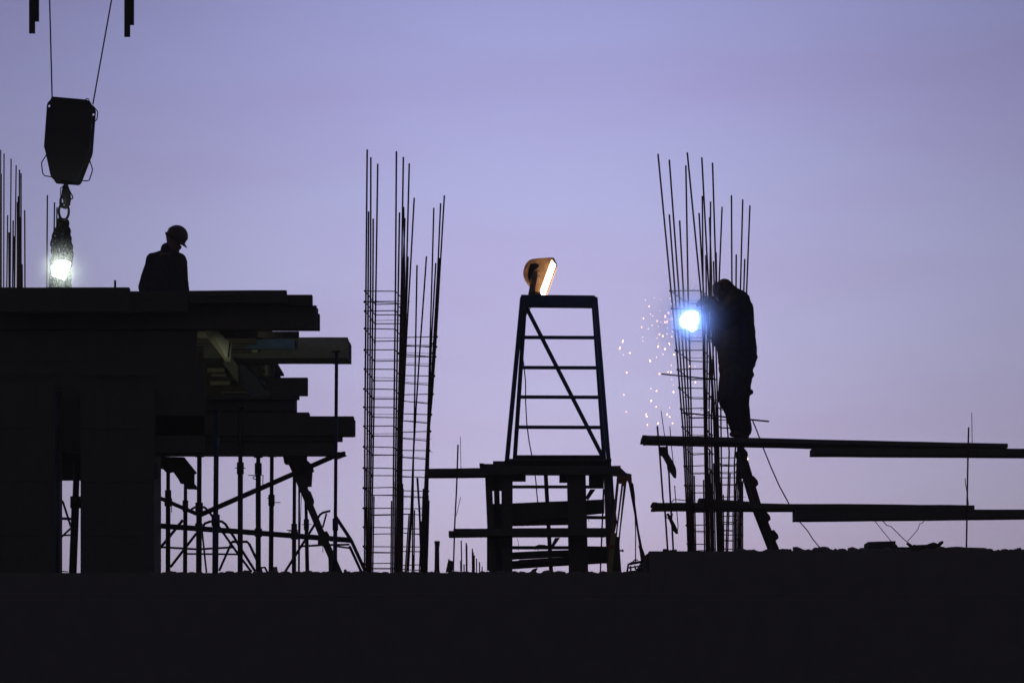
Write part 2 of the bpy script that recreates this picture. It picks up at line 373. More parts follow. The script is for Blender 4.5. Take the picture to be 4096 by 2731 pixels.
# tubes
def tube(k, pts, r_px, d, lab, m=STEEL, nm='scaffold_tube', d2=None, cat='scaffold tube', smooth=True):
    n = len(pts); dd = [d+((d2 or d)-d)*i/max(1,n-1) for i in range(n)]
    return MB().tube([P(k,x,y,q) for (x,y),q in zip(pts,dd)], px(k,r_px,d)*1.12, 8).build(nm, m, None, smooth, top=(lab,cat))
tube('D',[(455,1184),(765,1048),(793,1041)],5.2,31.0,'long scaffold tube raking up to the right across the props')
tube(7,[(35,797),(392,950)],15,31.1,'scaffold tube falling to the right from the wide black column')
tube('D',[(352,1206),(560,1221),(805,1240)],5.6,31.15,'long nearly level scaffold tube crossing all the props')
tube(7,[(80,1226),(395,1245),(700,1228)],8,33,'slightly bowed tube lying low behind the props')
tube(7,[(310,1283),(735,1287)],7,33.2,'thin level tube lowest behind the props')
tube(7,[(25,1305),(130,1180),(275,1000)],11,32.6,'steep short tube beside the wide black column')
tube(7,[(170,1395),(390,1110)],10,32.8,'steep short tube between the second and third props')
tube(7,[(345,912),(372,896),(455,894),(490,925),(600,1090),(740,1290),(850,1435)],9,33,'bent tube of the stacked trestles, tallest hoop')
tube(7,[(440,1062),(458,1030),(500,1014),(600,1012),(630,1035),(700,1140),(760,1240),(880,1430)],10,33.4,'bent tube of the stacked trestles, second hoop')
tube(7,[(665,1205),(690,1182),(812,1182),(832,1205),(905,1360),(935,1440)],10,33.7,'bent tube of the stacked trestles, third hoop')
tube(7,[(930,1400),(960,1396),(982,1440)],8,33.9,'small bent tube showing just above the floor')
tube(7,[(672,1212),(578,1425)],9,31,'short pole with bright blue glints leaning behind the props',NAVY)
tube(7,[(432,1060),(472,1440)],7,33,'thin pole behind the prop with the blue band')
tube(6,[(300,985),(400,985),(415,1000),(468,1165)],6.5,33,'bent tube showing in the narrow left gap')
tube(6,[(300,1105),(475,1113)],8,33,'level tube in the narrow left gap')
tube(6,[(300,1226),(470,1219)],5,33.1,'thin level tube in the lower part of the narrow left gap')
tube(6,[(380,1256),(470,1172)],6,33.2,'short slanting tube in the narrow left gap')
tube(6,[(380,1455),(450,1462)],3,33.2,'thin bar just above the floor in the narrow left gap')
tube(8,[(655,895),(675,862),(705,842),(775,825)],10,33,'short hooked tube left of the slim tall prop')
tube(8,[(738,850),(702,985)],8,33.1,'short upright tube under the hooked one')
tube(8,[(640,930),(570,1045),(328,1430)],11,33.2,'long tube slanting down left behind the raking timber')
tube(8,[(470,1168),(700,1155),(960,1150)],9,33.2,'level tube behind the raking timber')
tube(8,[(815,1165),(965,1184)],8,33.0,'short level tube right of the slim tall prop')
tube(8,[(825,880),(975,1108),(1118,1420)],15,31.2,'raking tube coming down beside the rebar cages',d2=31.2)
tube(8,[(960,1165),(1082,1430)],12,31.5,'second raking tube just left of the one beside the rebar cages')
tube(8,[(703,1150),(703,1225)],3,31,'tiny rod hanging under the raking timber')
MB().prism(q4(8,[(785,300),(855,255),(885,268),(912,262),(921,257),(916,272),(931,293),(840,326)],30.95), .06).build('timber_block', DTIM, top=('ragged timber scrap at the upper end of the long raking tube','timber scrap'))
for (k,x,y,d,lab) in [(7,152,850,31.5,'tube clamp on the left-most prop'),(7,408,1062,31.05,'tube clamp where the level tube meets the third prop'),(7,905,1105,31.1,'tube clamp where the level tube meets the prop with the ring'),(8,430,1060,31.1,'tube clamp where the level tube meets the prop left of the raking timber')]:
    c = P(k,x,y,d); MB().box(c.x-.04,c.x+.04,d-.03,d+.06,c.z-.045,c.z+.045).build('tube_clamp', STEEL, top=(lab,'clamp'))

# ================================================================== REBAR CAGES
def cage(lab, loc, bars, corners, levels, rb=.0096, zfloor=ZF, starters=True, sr=.0058, kn='left', skew=0.0):
    """bars: list of (points in world, top to bottom). corners: four bar indexes FL, FR, BR, BL. levels: z of each stirrup."""
    t = thing('rebar_cage', lab, 'rebar cage', loc, 'column rebar cages standing on the slab')
    lines = []
    for pts in bars:
        top = pts[0]; bot = pts[-1]
        q = (bot.z-(zfloor+.002))/(pts[-2].z-bot.z) if abs(pts[-2].z-bot.z) > 1e-6 else 0
        bot2 = bot+(bot-pts[-2])*q
        L = pts[:-1]+[bot2] if q < 0 else pts+[bot2]
        L = [v for i,v in enumerate(L) if i == 0 or (v-L[i-1]).length > 1e-4]
        lines.append(L); MB().tube(L, rb, 6).build('rebar', REBAR, t, True)
    def at(L, z):
        for i in range(len(L)-1):
            if L[i].z >= z >= L[i+1].z:
                return L[i].lerp(L[i+1], (L[i].z-z)/(L[i].z-L[i+1].z))
        return L[0] if z > L[0].z else L[-1]
    C = [lines[i] for i in corners]
    cen = sum((at(L, levels[0]) for L in C), Vector())/4
    for j, z in enumerate(levels):
        c = []
        dz = [random.uniform(-.008,.008) for _ in range(4)]
        for L, e in zip(C, dz):
            p = at(L, z+e); o = (p-cen); o.z = 0
            c.append(p+o.normalized()*(rb+sr))
        pts = [c[0], c[1], c[2], c[3], c[0]]
        smb = MB()
        for i in range(4): smb.tube([pts[i], pts[i+1]], sr, 5)
        kp = c[0] if kn == 'left' else c[1]
        smb.ball(kp, .018, .018, .014, 6, 4, jit=.3)
        smb.build('stirrup', REBAR, t)
        # cross tie with loose ends and a wire knot at the back corner
        if j % 1 == 0:
            m0 = c[0].lerp(c[3], .5); m1 = c[1].lerp(c[2], .5); e = (m1-m0).normalized()*.03; dzv = Vector((0,0,-.035+random.uniform(-.012,.012)))
            cm = MB(); kb = MB(); cm.tube([m0-e+dzv, m1+e*random.uniform(.3,1.4)+dzv+Vector((0,0,random.uniform(-.006,.006)))], .0028, 4)
            for q in (0,1,2,3):
                for _ in range(1):
                    p = c[q].lerp(c[(q+3)%4 if q == 0 else (q+1)%4 if q == 1 else q], random.uniform(.2,.8)) if q < 2 else c[q]
                    kb.ball(p+Vector((0,0,random.uniform(-.01,.01))), .012, .012, .012, 5, 4, jit=.35)
            if random.random() < .6:
                s0 = c[1].lerp(c[2], random.random()); kb.tube([s0, s0+Vector((random.choice((-1,1))*random.uniform(.03,.07), 0, random.uniform(-.02,.02)))], .0022, 4)
            cm.build('cross_tie', WIRE, t); kb.build('tie_knots', WIRE, t)['kind'] = 'stuff'
    if starters:
        for i, L in enumerate(lines):
            h = 1.22-.28*((i*37)%10)/10
            for s in ((-1,1) if i % 2 else (1,)):
                a_ = at(L, zfloor+.01); b_ = at(L, zfloor+h*(1 if s > 0 else .8)); ofs = Vector((s*rb*2.02, .004, 0))
                MB().tube([b_+ofs, Vector((a_.x, a_.y, zfloor+.002))+ofs], rb*.85, 6).build('starter_bar', REBAR, t, True)
    return t
def bar(*kxyd): return [P(*q) for q in kxyd]
def B(d, *kxy): return [P(k,x,y,d) for k,x,y in kxy]
A1 = [B(30.0,(9,166,118),(10,155,0),(11,143,200),(11,141,1400)), B(30.2,(9,180,715),(10,176,0),(11,168,0),(11,158,1400)), B(30.4,(9,201,193),(10,199,0),(11,190,0),(11,172,1400)),
      B(30.6,(9,224,785),(10,222,0),(11,208,0),(11,188,1400)), B(30.8,(9,268,255),(10,252,0),(11,228,0),(11,203,1400)),
      B(30.0,(9,448,135),(10,440,0),(11,424,0),(11,412,1400)), B(30.2,(9,478,725),(10,468,0),(11,445,0),(11,430,1400)), B(30.4,(9,515,190),(10,498,0),(11,464,0),(11,446,1400)),
      B(30.6,(9,530,780),(10,512,0),(11,480,0),(11,460,1400)), B(30.8,(9,572,252),(10,545,0),(11,500,0),(11,478,1400))]
lev = lambda k,x,d,ys: [P(k,x,y,d).z for y in ys]
levA = lev(10,150,30,[160,348,525,722,912,1103,1280,1462])+lev(11,140,30,[212,412,602,797,985,1172,1330])
levA.insert(1, P(10,150,262,30).z)
cage('tall rebar cage at left of the pair in mid picture, five bars to a face', (P(11,300,1400,30.4).x,30.4,ZF), A1, (0,5,9,4), levA)
A2 = [B(32.2,(9,620,583),(10,580,0),(10,548,560),(11,505,0),(11,488,1400)), B(32.4,(9,560,1150),(10,556,0),(10,535,560),(11,490,0),(11,470,1400)), B(32.8,(9,518,672),(10,528,0),(10,515,560),(11,480,0),(11,455,1400)),
      B(32.5,(9,647,1232),(10,645,0),(10,635,560),(10,618,1560),(11,590,800),(11,548,1400)), B(32.5,(9,738,1148),(10,726,0),(10,680,640),(10,640,1250),(11,612,300),(11,602,1400)),
      B(32.2,(9,911,560),(10,866,0),(10,832,600),(10,795,1150),(11,768,0),(11,728,1400)), B(32.4,(9,865,1163),(10,858,0),(10,822,560),(11,762,0),(11,715,1400)), B(32.6,(9,875,636),(10,845,0),(10,812,560),(11,762,0),(11,705,1400)),
      B(32.8,(9,828,1212),(10,822,0),(10,790,560),(11,755,0),(11,695,1400)), B(33.0,(9,809,680),(10,792,0),(10,775,560),(11,750,0),(11,685,1400))]
levB = lev(10,830,32.2,[600,788,970,1150,1345,1515])+lev(11,760,32.2,[250,440,632,805,995,1170,1350])
levB.insert(1, P(10,830,690,32.2).z)
cage('tall rebar cage at right of the pair in mid picture, leaning outward', (P(11,600,1400,32.6).x,32.6,ZF), A2, (0,5,9,2), levB, kn='right')
for (x0,y0,x1,y1,r) in [(650,510,685,1000,9),(708,615,690,1400,9),(652,520,680,1400,8),(568,1160,560,1400,10),(606,1250,603,1400,10)]:
    pass
B1 = [B(30.0,(14,345,95),(14,485,1568),(15,620,850),(16,440,300),(16,492,1450)), B(30.2,(14,463,728),(14,525,1568),(15,648,850),(16,458,200),(16,505,1450)), B(30.4,(14,463,155),(14,566,1568),(15,680,850),(16,480,200),(16,518,1450)),
      B(30.6,(14,571,790),(14,612,1568),(15,712,850),(16,500,200),(16,532,1450)), B(30.8,(14,636,215),(14,660,1568),(15,745,850),(16,520,200),(16,546,1450)),
      B(30.0,(14,651,80),(14,795,1568),(15,875,750),(16,645,200),(16,665,1450)), B(30.2,(14,774,712),(14,822,1568),(15,890,650),(16,655,200),(16,680,1450)), B(30.4,(14,803,132),(14,878,1568),(15,915,700),(16,668,200),(16,695,1450)),
      B(30.6,(14,884,757),(14,905,1400),(15,940,700),(16,690,200),(16,715,1450)), B(30.8,(14,915,187),(14,952,1400),(15,975,700),(16,712,200),(16,735,1450))]
levC = lev(15,600,30,[275,448,650,850,1030,1215,1412])+lev(16,440,30,[262,440,632,825,1010,1200,1390])
cB1 = cage('rebar cage being welded, left of the welder, with the arc inside it', (P(16,600,1450,30.4).x,30.4,ZR), B1, (0,5,9,4), levC, zfloor=ZR)
B2 = [B(32.2,(14,808,535),(14,817,1568),(15,930,700),(16,735,200),(16,775,1450)), B(32.4,(14,845,1152),(14,850,1568),(16,750,200),(16,788,1450)), B(32.6,(14,895,592),(14,888,1568),(16,765,200),(16,798,1450)), B(32.8,(14,925,1215),(14,932,1450),(16,780,300),(16,808,1450)),
      B(33.0,(14,1015,648),(14,985,1400),(16,805,200),(16,818,1450)),
      B(32.2,(14,1113,527),(14,1117,1400),(16,985,500),(16,1000,800),(16,1000,1450)), B(32.4,(14,1163,1145),(14,1160,1568),(16,985,900),(16,985,1450)), B(32.6,(14,1231,571),(14,1205,1568),(16,968,900),(16,970,1450)),
      B(32.8,(14,1252,1192),(14,1240,1568),(16,950,900),(16,952,1450)), B(33.0,(14,1306,632),(14,1270,1568),(16,935,600),(16,937,1450)),
      B(32.6,(14,952,1125),(14,958,1450),(16,885,500),(16,855,1450))]
levD = lev(16,820,32.2,[5,190,375,555,745,935,1120,1300,1440])+[P(16,820,640,32.2).z,P(16,820,1200,32.2).z]
cage('rebar cage right behind the welder', (P(16,880,1450,32.6).x,32.6,ZR), B2, (0,5,9,4), levD, zfloor=ZR, kn='right')
# level bars tied on the cages
tube(15,[(472,1074),(1000,1128)],6,29.95,'short level rebar tied across the cage at the welder\'s hip',REBAR,'loose_rebar',cat='rebar')
tube(15,[(662,1448),(900,1470),(1510,1532)],7,29.93,'long level rebar tied at the welder\'s shins and ending far right of him',REBAR,'loose_rebar',cat='rebar')
tube(15,[(555,446),(860,446)],4,29.95,'level bar just above the welding arc',REBAR,'loose_rebar',cat='rebar')

# cages at the far left behind the deck
cf = thing('rebar_cage', 'bundle of upright bars cut by the left border above the deck', 'rebar cage', (P(3,130,1430,31).x,31.3,ZD-.04), 'column rebar cages standing on the slab')
for (x0,y0,x1,d,r) in [(7,0,2,31,7),(42,38,38,31.1,7),(80,682,68,31.2,7),(95,862,98,31.2,10),(116,92,105,31.1,7),(138,738,130,31.3,8),(147,900,148,31.3,6),(169,160,150,31.2,7),(190,485,190,31.3,7),(180,545,182,31.25,7),
                      (183,795,178,31.3,7),(203,208,200,31.4,8),(220,245,220,31.5,8),(210,700,212,31.5,9),(232,1195,235,31.5,7),(258,630,262,31.2,8),(14,250,14,31.2,6),(205,900,196,31.3,12)]:
    a_ = P(3,x0,y0,d); b_ = P(3,x1,1440,d); b_.z = ZD-.04 if d > 30.8 else b_.z
    MB().tube([a_,b_], px(3,r*.95,d), 6).build('rebar', REBAR, cf, True)
cf2 = thing('rebar_cage', 'three bars beside the hanging chains and the bright lamp', 'rebar cage', (P(3,540,1430,31.7).x,31.7,ZD-.04), 'column rebar cages standing on the slab')
for (x0,y0,x1,d) in [(495,473,487,31.6),(570,550,552,31.7),(595,600,585,31.8),(525,1140,515,31.8)]:
    a_ = P(3,x0,y0,d); b_ = P(3,x1,1440,d); b_.z = ZD-.04
    MB().tube([a_,b_], px(3,7.5,d), 6).build('rebar', REBAR, cf2, True)
MB().box(P('D',263,645,30.06).x, P('D',267,645,30.06).x, 30.02, 30.06, P('D',265,670,30.06).z, P('D',265,645,30.06).z).build('wooden_peg', DTIM, top=('small peg standing on the deck edge left of the helmeted worker','peg'))

# ================================================================== CRANE TACKLE
dh = 31.0
hb = thing('crane_hook_block', 'big dark tapering hook block hanging from two ropes at upper left', 'hook block', tuple(P(2,640,1500,dh)))
outl = [(440,195),(470,185),(990,232),(1045,258),(1085,330),(1088,345),(1040,985),(1028,1040),(1003,1100),(870,1445),(850,1480),(820,1502),(470,1475),(440,1445),(425,1405),(350,1060),(335,1000),(325,960),(372,310),(390,270),(425,238)]
cheek_front = [P(2,x,y,dh-.12) for x,y in outl]
def plate_with_holes(name, pts, th, holes, hr, m, parent):
    # plate outline with round holes, bridged fan by bmesh
    bm = bmesh.new()
    vs_ = [bm.verts.new(p) for p in pts]; edges = [bm.edges.new((vs_[i],vs_[(i+1)%len(vs_)])) for i in range(len(vs_))]
    for h in holes:
        hv = [bm.verts.new(h+Vector((math.cos(q*math.pi/5)*hr,0,math.sin(q*math.pi/5)*hr*1.25))) for q in range(10)]
        edges += [bm.edges.new((hv[i],hv[(i+1)%10])) for i in range(10)]
    g = bmesh.ops.triangle_fill(bm, edges=edges, use_beauty=True)
    ex = bmesh.ops.extrude_face_region(bm, geom=list(bm.faces))
    bmesh.ops.translate(bm, verts=[v for v in ex['geom'] if isinstance(v, bmesh.types.BMVert)], vec=(0,th,0))
    bm.verts.index_update(); o = MB(); o.add([v.co.copy() for v in bm.verts], [tuple(v.index for v in f.verts) for f in bm.faces]); bm.free()
    return o.build(name, m, parent)
for dd in (-.12, .10):
    plate_with_holes('cheek_plate', [P(2,x,y,dh)+Vector((0,dd,0)) for x,y in outl], .02, [P(2,407,330,dh)+Vector((0,dd,0)), P(2,1050,392,dh)+Vector((0,dd,0))], px(2,17,dh), CRANE, hb)
for (x,y) in ((560,560),(880,590)):
    MB().tube([P(2,x,y,dh)+Vector((0,-.07,0)), P(2,x,y,dh)+Vector((0,.07,0))], px(2,165,dh), 24).build('sheave', STEEL, hb, True)
MB().prism([P(2,x,y,dh-.09) for x,y in [(470,230),(980,275),(1000,380),(960,900),(820,1400),(500,1390),(400,950),(440,350)]], .18).build('inner_housing', CRANE, hb)
MB().tube([P(2,x,y,dh) for x,y in [(340,1050),(262,1175),(262,1230),(278,1345),(305,1385),(430,1405)]], px(2,9,dh), 6).build('rope_guard', STEEL, hb)
MB().tube([P(2,x,y,dh) for x,y in [(1003,1110),(1058,1280),(1050,1330),(1010,1450),(990,1465),(860,1462)]], px(2,9,dh), 6).build('rope_guard', STEEL, hb)
MB().tube([P(2,x,y,dh) for x,y in [(1060,285),(1138,380),(1140,410),(1128,500),(1105,525),(1078,527)]], px(2,9,dh), 6).build('rope_guard', STEEL, hb)
MB().ring(P(2,978,203,dh), px(2,27,dh), px(2,7,dh), (1,0,0), (0,0,1)).build('eye_bolt', STEEL, hb)
MB().tube([P(2,932,222,dh),P(2,945,190,dh),P(2,975,178,dh)], px(2,4,dh), 6).build('eye_bolt_wire', STEEL, hb)
for (k,p0,p1,lab) in [(1,(755,-900),(820,1580),'left hoist rope running up from the hook block out of the frame'),(1,(1910,-900),(1456,1580),'right slanting hoist rope running up from the hook block out of the frame')]:
    a_ = P(k,*p0,dh); b_ = P(k,p1[0],p1[1]+60,dh)
    a_ = a_+(a_-b_)*.35
    MB().tube([a_,b_], px(1,11,dh), 8).build('hoist_rope', WIRE, top=(lab,'rope','hoist ropes of the crane'))
hk = thing('crane_hook', 'swivel hook under the hook block holding a large oval link', 'hook', tuple(P(20,320,480,dh)))
MB().tube([P(20,320,60,dh),P(20,318,210,dh)], px(20,34,dh), 12).build('shank', STEEL, hk, True)
MB().tube([P(20,320,170,dh),P(20,345,250,dh),P(20,358,330,dh),P(20,350,400,dh),P(20,310,445,dh),P(20,268,430,dh),P(20,246,385,dh),P(20,248,330,dh),P(20,262,270,dh)], px(20,40,dh), 12, px(20,14,dh)).build('hook_body', STEEL, hk, True)
MB().tube([P(20,300,150,dh),P(20,300,280,dh),P(20,320,400,dh)], px(20,32,dh), 10).build('hook_back', STEEL, hk, True)
MB().tube([P(20,250,170,dh),P(20,246,270,dh),P(20,290,350,dh)], px(20,7,dh), 6).build('safety_latch', STEEL, hk)
MB().tube([P(20,250,170,dh),P(20,278,172,dh),P(20,262,262,dh)], px(20,7,dh), 6).build('safety_latch', STEEL, hk)
MB().tube([P(20,355,190,dh),P(20,408,290,dh),P(20,416,310,dh),P(20,400,330,dh),P(20,380,320,dh)], px(20,9,dh), 6).build('latch_spring', STEEL, hk)
cs = thing('chain_sling', 'bundle of lifting chains hanging from the crane hook down behind the lamp', 'chain sling', tuple(P(20,240,1560,dh)))
pts = []
for q in range(25):
    t_ = 2*math.pi*q/24; pts.append(P(20,291+68*math.cos(t_), 495+(118 if math.sin(t_) > 0 else 105)*math.sin(t_), dh))
MB().tube(pts, px(20,17,dh), 8).build('master_link', STEEL, cs, True)
link = None
def chain_link(c, up, ax, L=.068, W=.05, r=.0115):
    pts = []
    up = up.normalized(); ax = ax.normalized(); h = (L-W)/2
    for q in range(17):
        t_ = 2*math.pi*q/16; s = math.sin(t_); pts.append(c+ax*math.cos(t_)*W/2+up*(s*W/2+(h if s > 1e-6 else -h if s < -1e-6 else 0)))
    return MB().tube(pts, r, 6).build('chain_link', CHAIN, cs, True)
for sx, xs2 in ((-1,(242,232,190,160,150,170,150,118)), (-.4,(262,255,235,215,200,205,190,160)), (.1,(290,285,275,262,260,262,250,225)), (.5,(300,310,310,300,312,310,300,290)), (1,(318,332,345,352,372,378,365,345)), (.8,(310,318,330,335,340,350,345,330))):
    ys = (640,720,800,900,980,1080,1180,1590)
    poly = [P(20,x,y,dh)+Vector((0,sx*.05+random.uniform(-.02,.02),0)) for x,y in zip(xs2,ys)]
    tot = sum((poly[i+1]-poly[i]).length for i in range(len(poly)-1)); n = int(tot/.046); j = 0
    for i in range(n+1):
        s = i*.046; k = 0
        while k < len(poly)-2 and s > (poly[k+1]-poly[k]).length: s -= (poly[k+1]-poly[k]).length; k += 1
        dr = (poly[k+1]-poly[k]).normalized(); c = poly[k]+dr*s
        a0 = dr.cross(Vector((0,1,0))).normalized(); b0 = dr.cross(a0)
        ang = (math.pi/4 if i % 2 else -math.pi/4)+random.uniform(-.4,.4)
        chain_link(c, dr, a0*math.cos(ang)+b0*math.sin(ang))
for (x0,x1,yb,x2,yc,lab) in [(455,597,345,545,532,'left black steel hanger dropping in from the top border'),(1948,2090,400,2037,586,'right black steel hanger dropping in from the top border')]:
    d = 29.5; a_ = P(1,x0,-10,d); b_ = P(1,x1,-10,d); top = a_.z+3
    t = thing('steel_hanger', lab, 'hanger', (a_.x, d, P(1,0,yc,d).z), 'steel hangers at the top border')
    MB().box(a_.x, P(1,x2,0,d).x, d, d+.03, P(1,0,yc,d+.03).z, top).build('long_bar', CRANE, t)
    MB().box(a_.x+.02, b_.x, d+.032, d+.07, P(1,0,yb,d+.07).z, top).build('short_bar', CRANE, t)

# ================================================================== LEFT WORK LAMP (lit)
dl = 30.35
wl = thing('work_lamp', 'dazzling white work lamp at the foot of the hanging chains', 'lamp', (P(20,250,1400,dl).x, dl+.05, ZD-.045))
face = [(235,1155),(375,1190),(377,1228),(290,1420),(142,1372),(140,1300)]
MB().prism([P(20,x,y,dl) for x,y in face], .01).build('lens', emat('white_lamp_glass', (.93,1,.93), 32), wl)
cen_l = P(20,258,1290,dl)
MB().prism([cen_l+(P(20,x,y,dl+.012)-cen_l)*1.0 for x,y in face], .09).build('housing', STEEL, wl)
MB().tube([cen_l+Vector((0,.07,-.03)), Vector((cen_l.x,dl+.07,ZD-.04))], .014, 8).build('stand', STEEL, wl)
ll = bpy.data.lights.new('lamp_light', 'SPOT'); ll.spot_size = math.radians(150); ll.spot_blend = .5; ll.energy = 40; ll.color = (.85,1,.9); ll.shadow_soft_size = .05
lo = bpy.data.objects.new('lamp_light', ll); sc.collection.objects.link(lo); lo.location = cen_l+Vector((0,-.07,0)); lo.parent = None
lo.rotation_euler = (math.radians(90),0,0); lo.parent = wl; lo.location = cen_l+Vector((0,-.09,0))-wl.location

# welding fumes, and an added mist that gives the lamp its halo
def puff(name, lab, c, R, dens, col, kk):
    mb = MB().ball(c, R, R, R, 24, 14); m = bpy.data.materials.new(name); m.use_nodes = True; t = m.node_tree; t.nodes.clear()
    o = t.nodes.new('ShaderNodeOutputMaterial'); v = t.nodes.new('ShaderNodeVolumePrincipled'); t.links.new(v.outputs[0], o.inputs['Volume'])
    v.inputs['Color'].default_value = (*col,1); v.inputs['Anisotropy'].default_value = 0
    pw = t.nodes.new('ShaderNodeMath'); pw.operation = 'POWER'; pw.inputs[1].default_value = 4.2 if dens > 5 else 2.6; ml = t.nodes.new('ShaderNodeMath'); ml.operation = 'MULTIPLY'; ml.inputs[1].default_value = dens; v.inputs['Anisotropy'].default_value = .0
    tc_ = t.nodes.new('ShaderNodeTexCoord'); mp_ = t.nodes.new('ShaderNodeVectorMath'); mp_.operation = 'LENGTH'
    cc = t.nodes.new('ShaderNodeVectorMath'); cc.operation = 'SUBTRACT'; cc.inputs[1].default_value = (0,0,R)
    t.links.new(tc_.outputs['Object'], cc.inputs[0]); t.links.new(cc.outputs[0], mp_.inputs[0])
    mr = t.nodes.new('ShaderNodeMapRange'); mr.inputs[1].default_value = 0; mr.inputs[2].default_value = R; mr.inputs[3].default_value = 1; mr.inputs[4].default_value = 0
    t.links.new(mp_.outputs['Value'], mr.inputs[0])
    t.links.new(mr.outputs[0], pw.inputs[0]); t.links.new(pw.outputs[0], ml.inputs[0]); t.links.new(ml.outputs[0], v.inputs['Density'])
    ob = mb.build(name, m, top=(lab, kk)); ob['kind'] = 'stuff'; return ob
puff('lamp_glow_mist', 'faint mist added for the glow round the white work lamp', cen_l, .5, 2.3, (1,1,1), 'mist')

# ================================================================== TRESTLE WITH FLOODLIGHT
dt = 30.6
tr = thing('metal_trestle', 'tall navy metal trestle with five rungs standing on the timber tower', 'trestle', (P(12,490,1560,dt).x, dt+.2, P(13,1300,200,dt).z))
def bar4(k, p0, p1, wpx, d, dep, nm, m=NAVY, d1=None):
    d1 = d1 or d
    a = P(k,*p0,d); b = P(k,*p1,d1); t = (b-a); n = Vector((-t.z,0,t.x)).normalized()*px(k,wpx/2,d)
    D_ = Vector((0,dep,0))
    return MB().hexa([a-n,a+n,a+n+D_,a-n+D_],[b-n,b+n,b+n+D_,b-n+D_]).build(nm, m, tr)
bar4(12,(243,415),(132,1590),32,dt,.035,'leg',d1=dt-.15)
bar4(12,(262,450),(188,1570),30,dt+.4,.035,'leg',d1=dt+.55)
bar4(12,(752,415),(848,1590),30,dt,.035,'leg',d1=dt-.15)
bar4(12,(738,450),(815,1570),28,dt+.4,.035,'leg',d1=dt+.55)
for y in (695,905,1110,1320):
    q = (y-415)/1150
    bar4(12,(252-q*60,y-1),(740+q*62,y+1),23,dt+.2,.025,'rung')
bar4(12,(190,1527),(806,1530),22,dt+.2,.03,'rung')
bar4(12,(255,455),(805,1530),27,dt+.12,.03,'diagonal_brace')
a = P(12,233,398,dt-.02); b = P(12,747,403,dt-.02)
MB().hexa([(a.x,dt-.02,a.z),(b.x,dt-.02,b.z),(b.x,dt+.5,b.z),(a.x,dt+.5,a.z)],[(a.x,dt-.02,a.z-.06),(b.x,dt-.02,b.z-.06),(b.x,dt+.5,b.z-.06),(a.x,dt+.5,a.z-.06)]).build('top_platform', NAVY, tr)
MB().box(a.x+.04, b.x-.03, dt-.018, dt+.012, P(12,0,484,dt+.01).z, a.z-.062).build('top_rail', NAVY, tr)
MB().prism(q4(12,[(725,440),(752,405),(770,470),(770,560),(745,520)],dt-.04),.03).build('gusset', NAVY, tr)
MB().tube([P(12,300,487,dt+.3),P(12,255,560,dt+.35),P(12,235,760,dt+.4),P(12,252,880,dt+.45),P(12,265,1000,dt+.45),P(12,266,1150,dt+.45),P(12,274,1300,dt+.4),P(12,290,1420,dt+.35),P(12,310,1525,dt+.3),P(13,1155,365,dt+.6),P(13,1165,450,dt+.6),P(13,1170,530,dt+.6),P(13,1178,605,dt+.6)], px(12,4,dt), 6).build('lamp_cable', WIRE, top=('thin lamp cable dangling down inside the navy trestle','cable'))
# floodlight
fl = thing('floodlight', 'ochre floodlight tilted to the right on the trestle top, its lens blazing', 'floodlight', (P(21,700,1395,dt).x, dt+.12, P(12,300,399,dt).z))
dfl = dt+.05; TH = .16
def fp(x,y,o=0): return P(21,x,y,dfl)+Vector((0,o,0))
shell = [(1205,330),(1262,238),(1190,232),(900,250),(640,275),(520,320),(440,400),(385,500),(345,620),(335,700),(355,790),(400,890),(460,980),(545,1090),(640,1330),(870,1330)]
shell = [(1262,238),(1190,232),(900,250),(640,275),(520,320),(440,400),(385,500),(345,620),(335,700),(355,790),(400,890),(460,980),(530,1070),(640,1200),(760,1300),(880,1370)]
m_tr = bpy.data.materials.new('heat_tinted_lamp_casing'); m_tr.use_nodes = True; t = m_tr.node_tree; b_ = t.nodes['Principled BSDF']
nn = t.nodes.new('ShaderNodeTexNoise'); nn.inputs['Scale'].default_value = 14; rr = t.nodes.new('ShaderNodeValToRGB'); rr.color_ramp.elements[0].color = (.22,.13,.07,1); rr.color_ramp.elements[1].color = (.36,.21,.11,1)
rr.color_ramp.elements[0].position = .35; rr.color_ramp.elements[1].position = .7
tcn = t.nodes.new('ShaderNodeTexCoord'); t.links.new(tcn.outputs['Object'], nn.inputs['Vector']); t.links.new(nn.outputs[0], rr.inputs[0]); t.links.new(rr.outputs[0], b_.inputs['Base Color']); b_.inputs['Roughness'].default_value = .5
trl = t.nodes.new('ShaderNodeBsdfTranslucent'); t.links.new(rr.outputs[0], trl.inputs[0]); mxs = t.nodes.new('ShaderNodeMixShader'); mxs.inputs[0].default_value = .35
t.links.new(b_.outputs[0], mxs.inputs[1]); t.links.new(trl.outputs[0], mxs.inputs[2]); mxs.inputs[0].default_value = .2; t.links.new(mxs.outputs[0], t.nodes['Material Output'].inputs[0])
n = len(shell); v = [fp(x,y) for x,y in shell]+[fp(x,y,TH) for x,y in shell]
# open casing (no front face): two side cheeks and the curved back, single skin
casing = MB().add(v, [tuple(range(n)), tuple(range(2*n-1,n-1,-1))]+[(i,i+1,i+1+n,i+n) for i in range(n-1)]).build('casing', m_tr, fl)
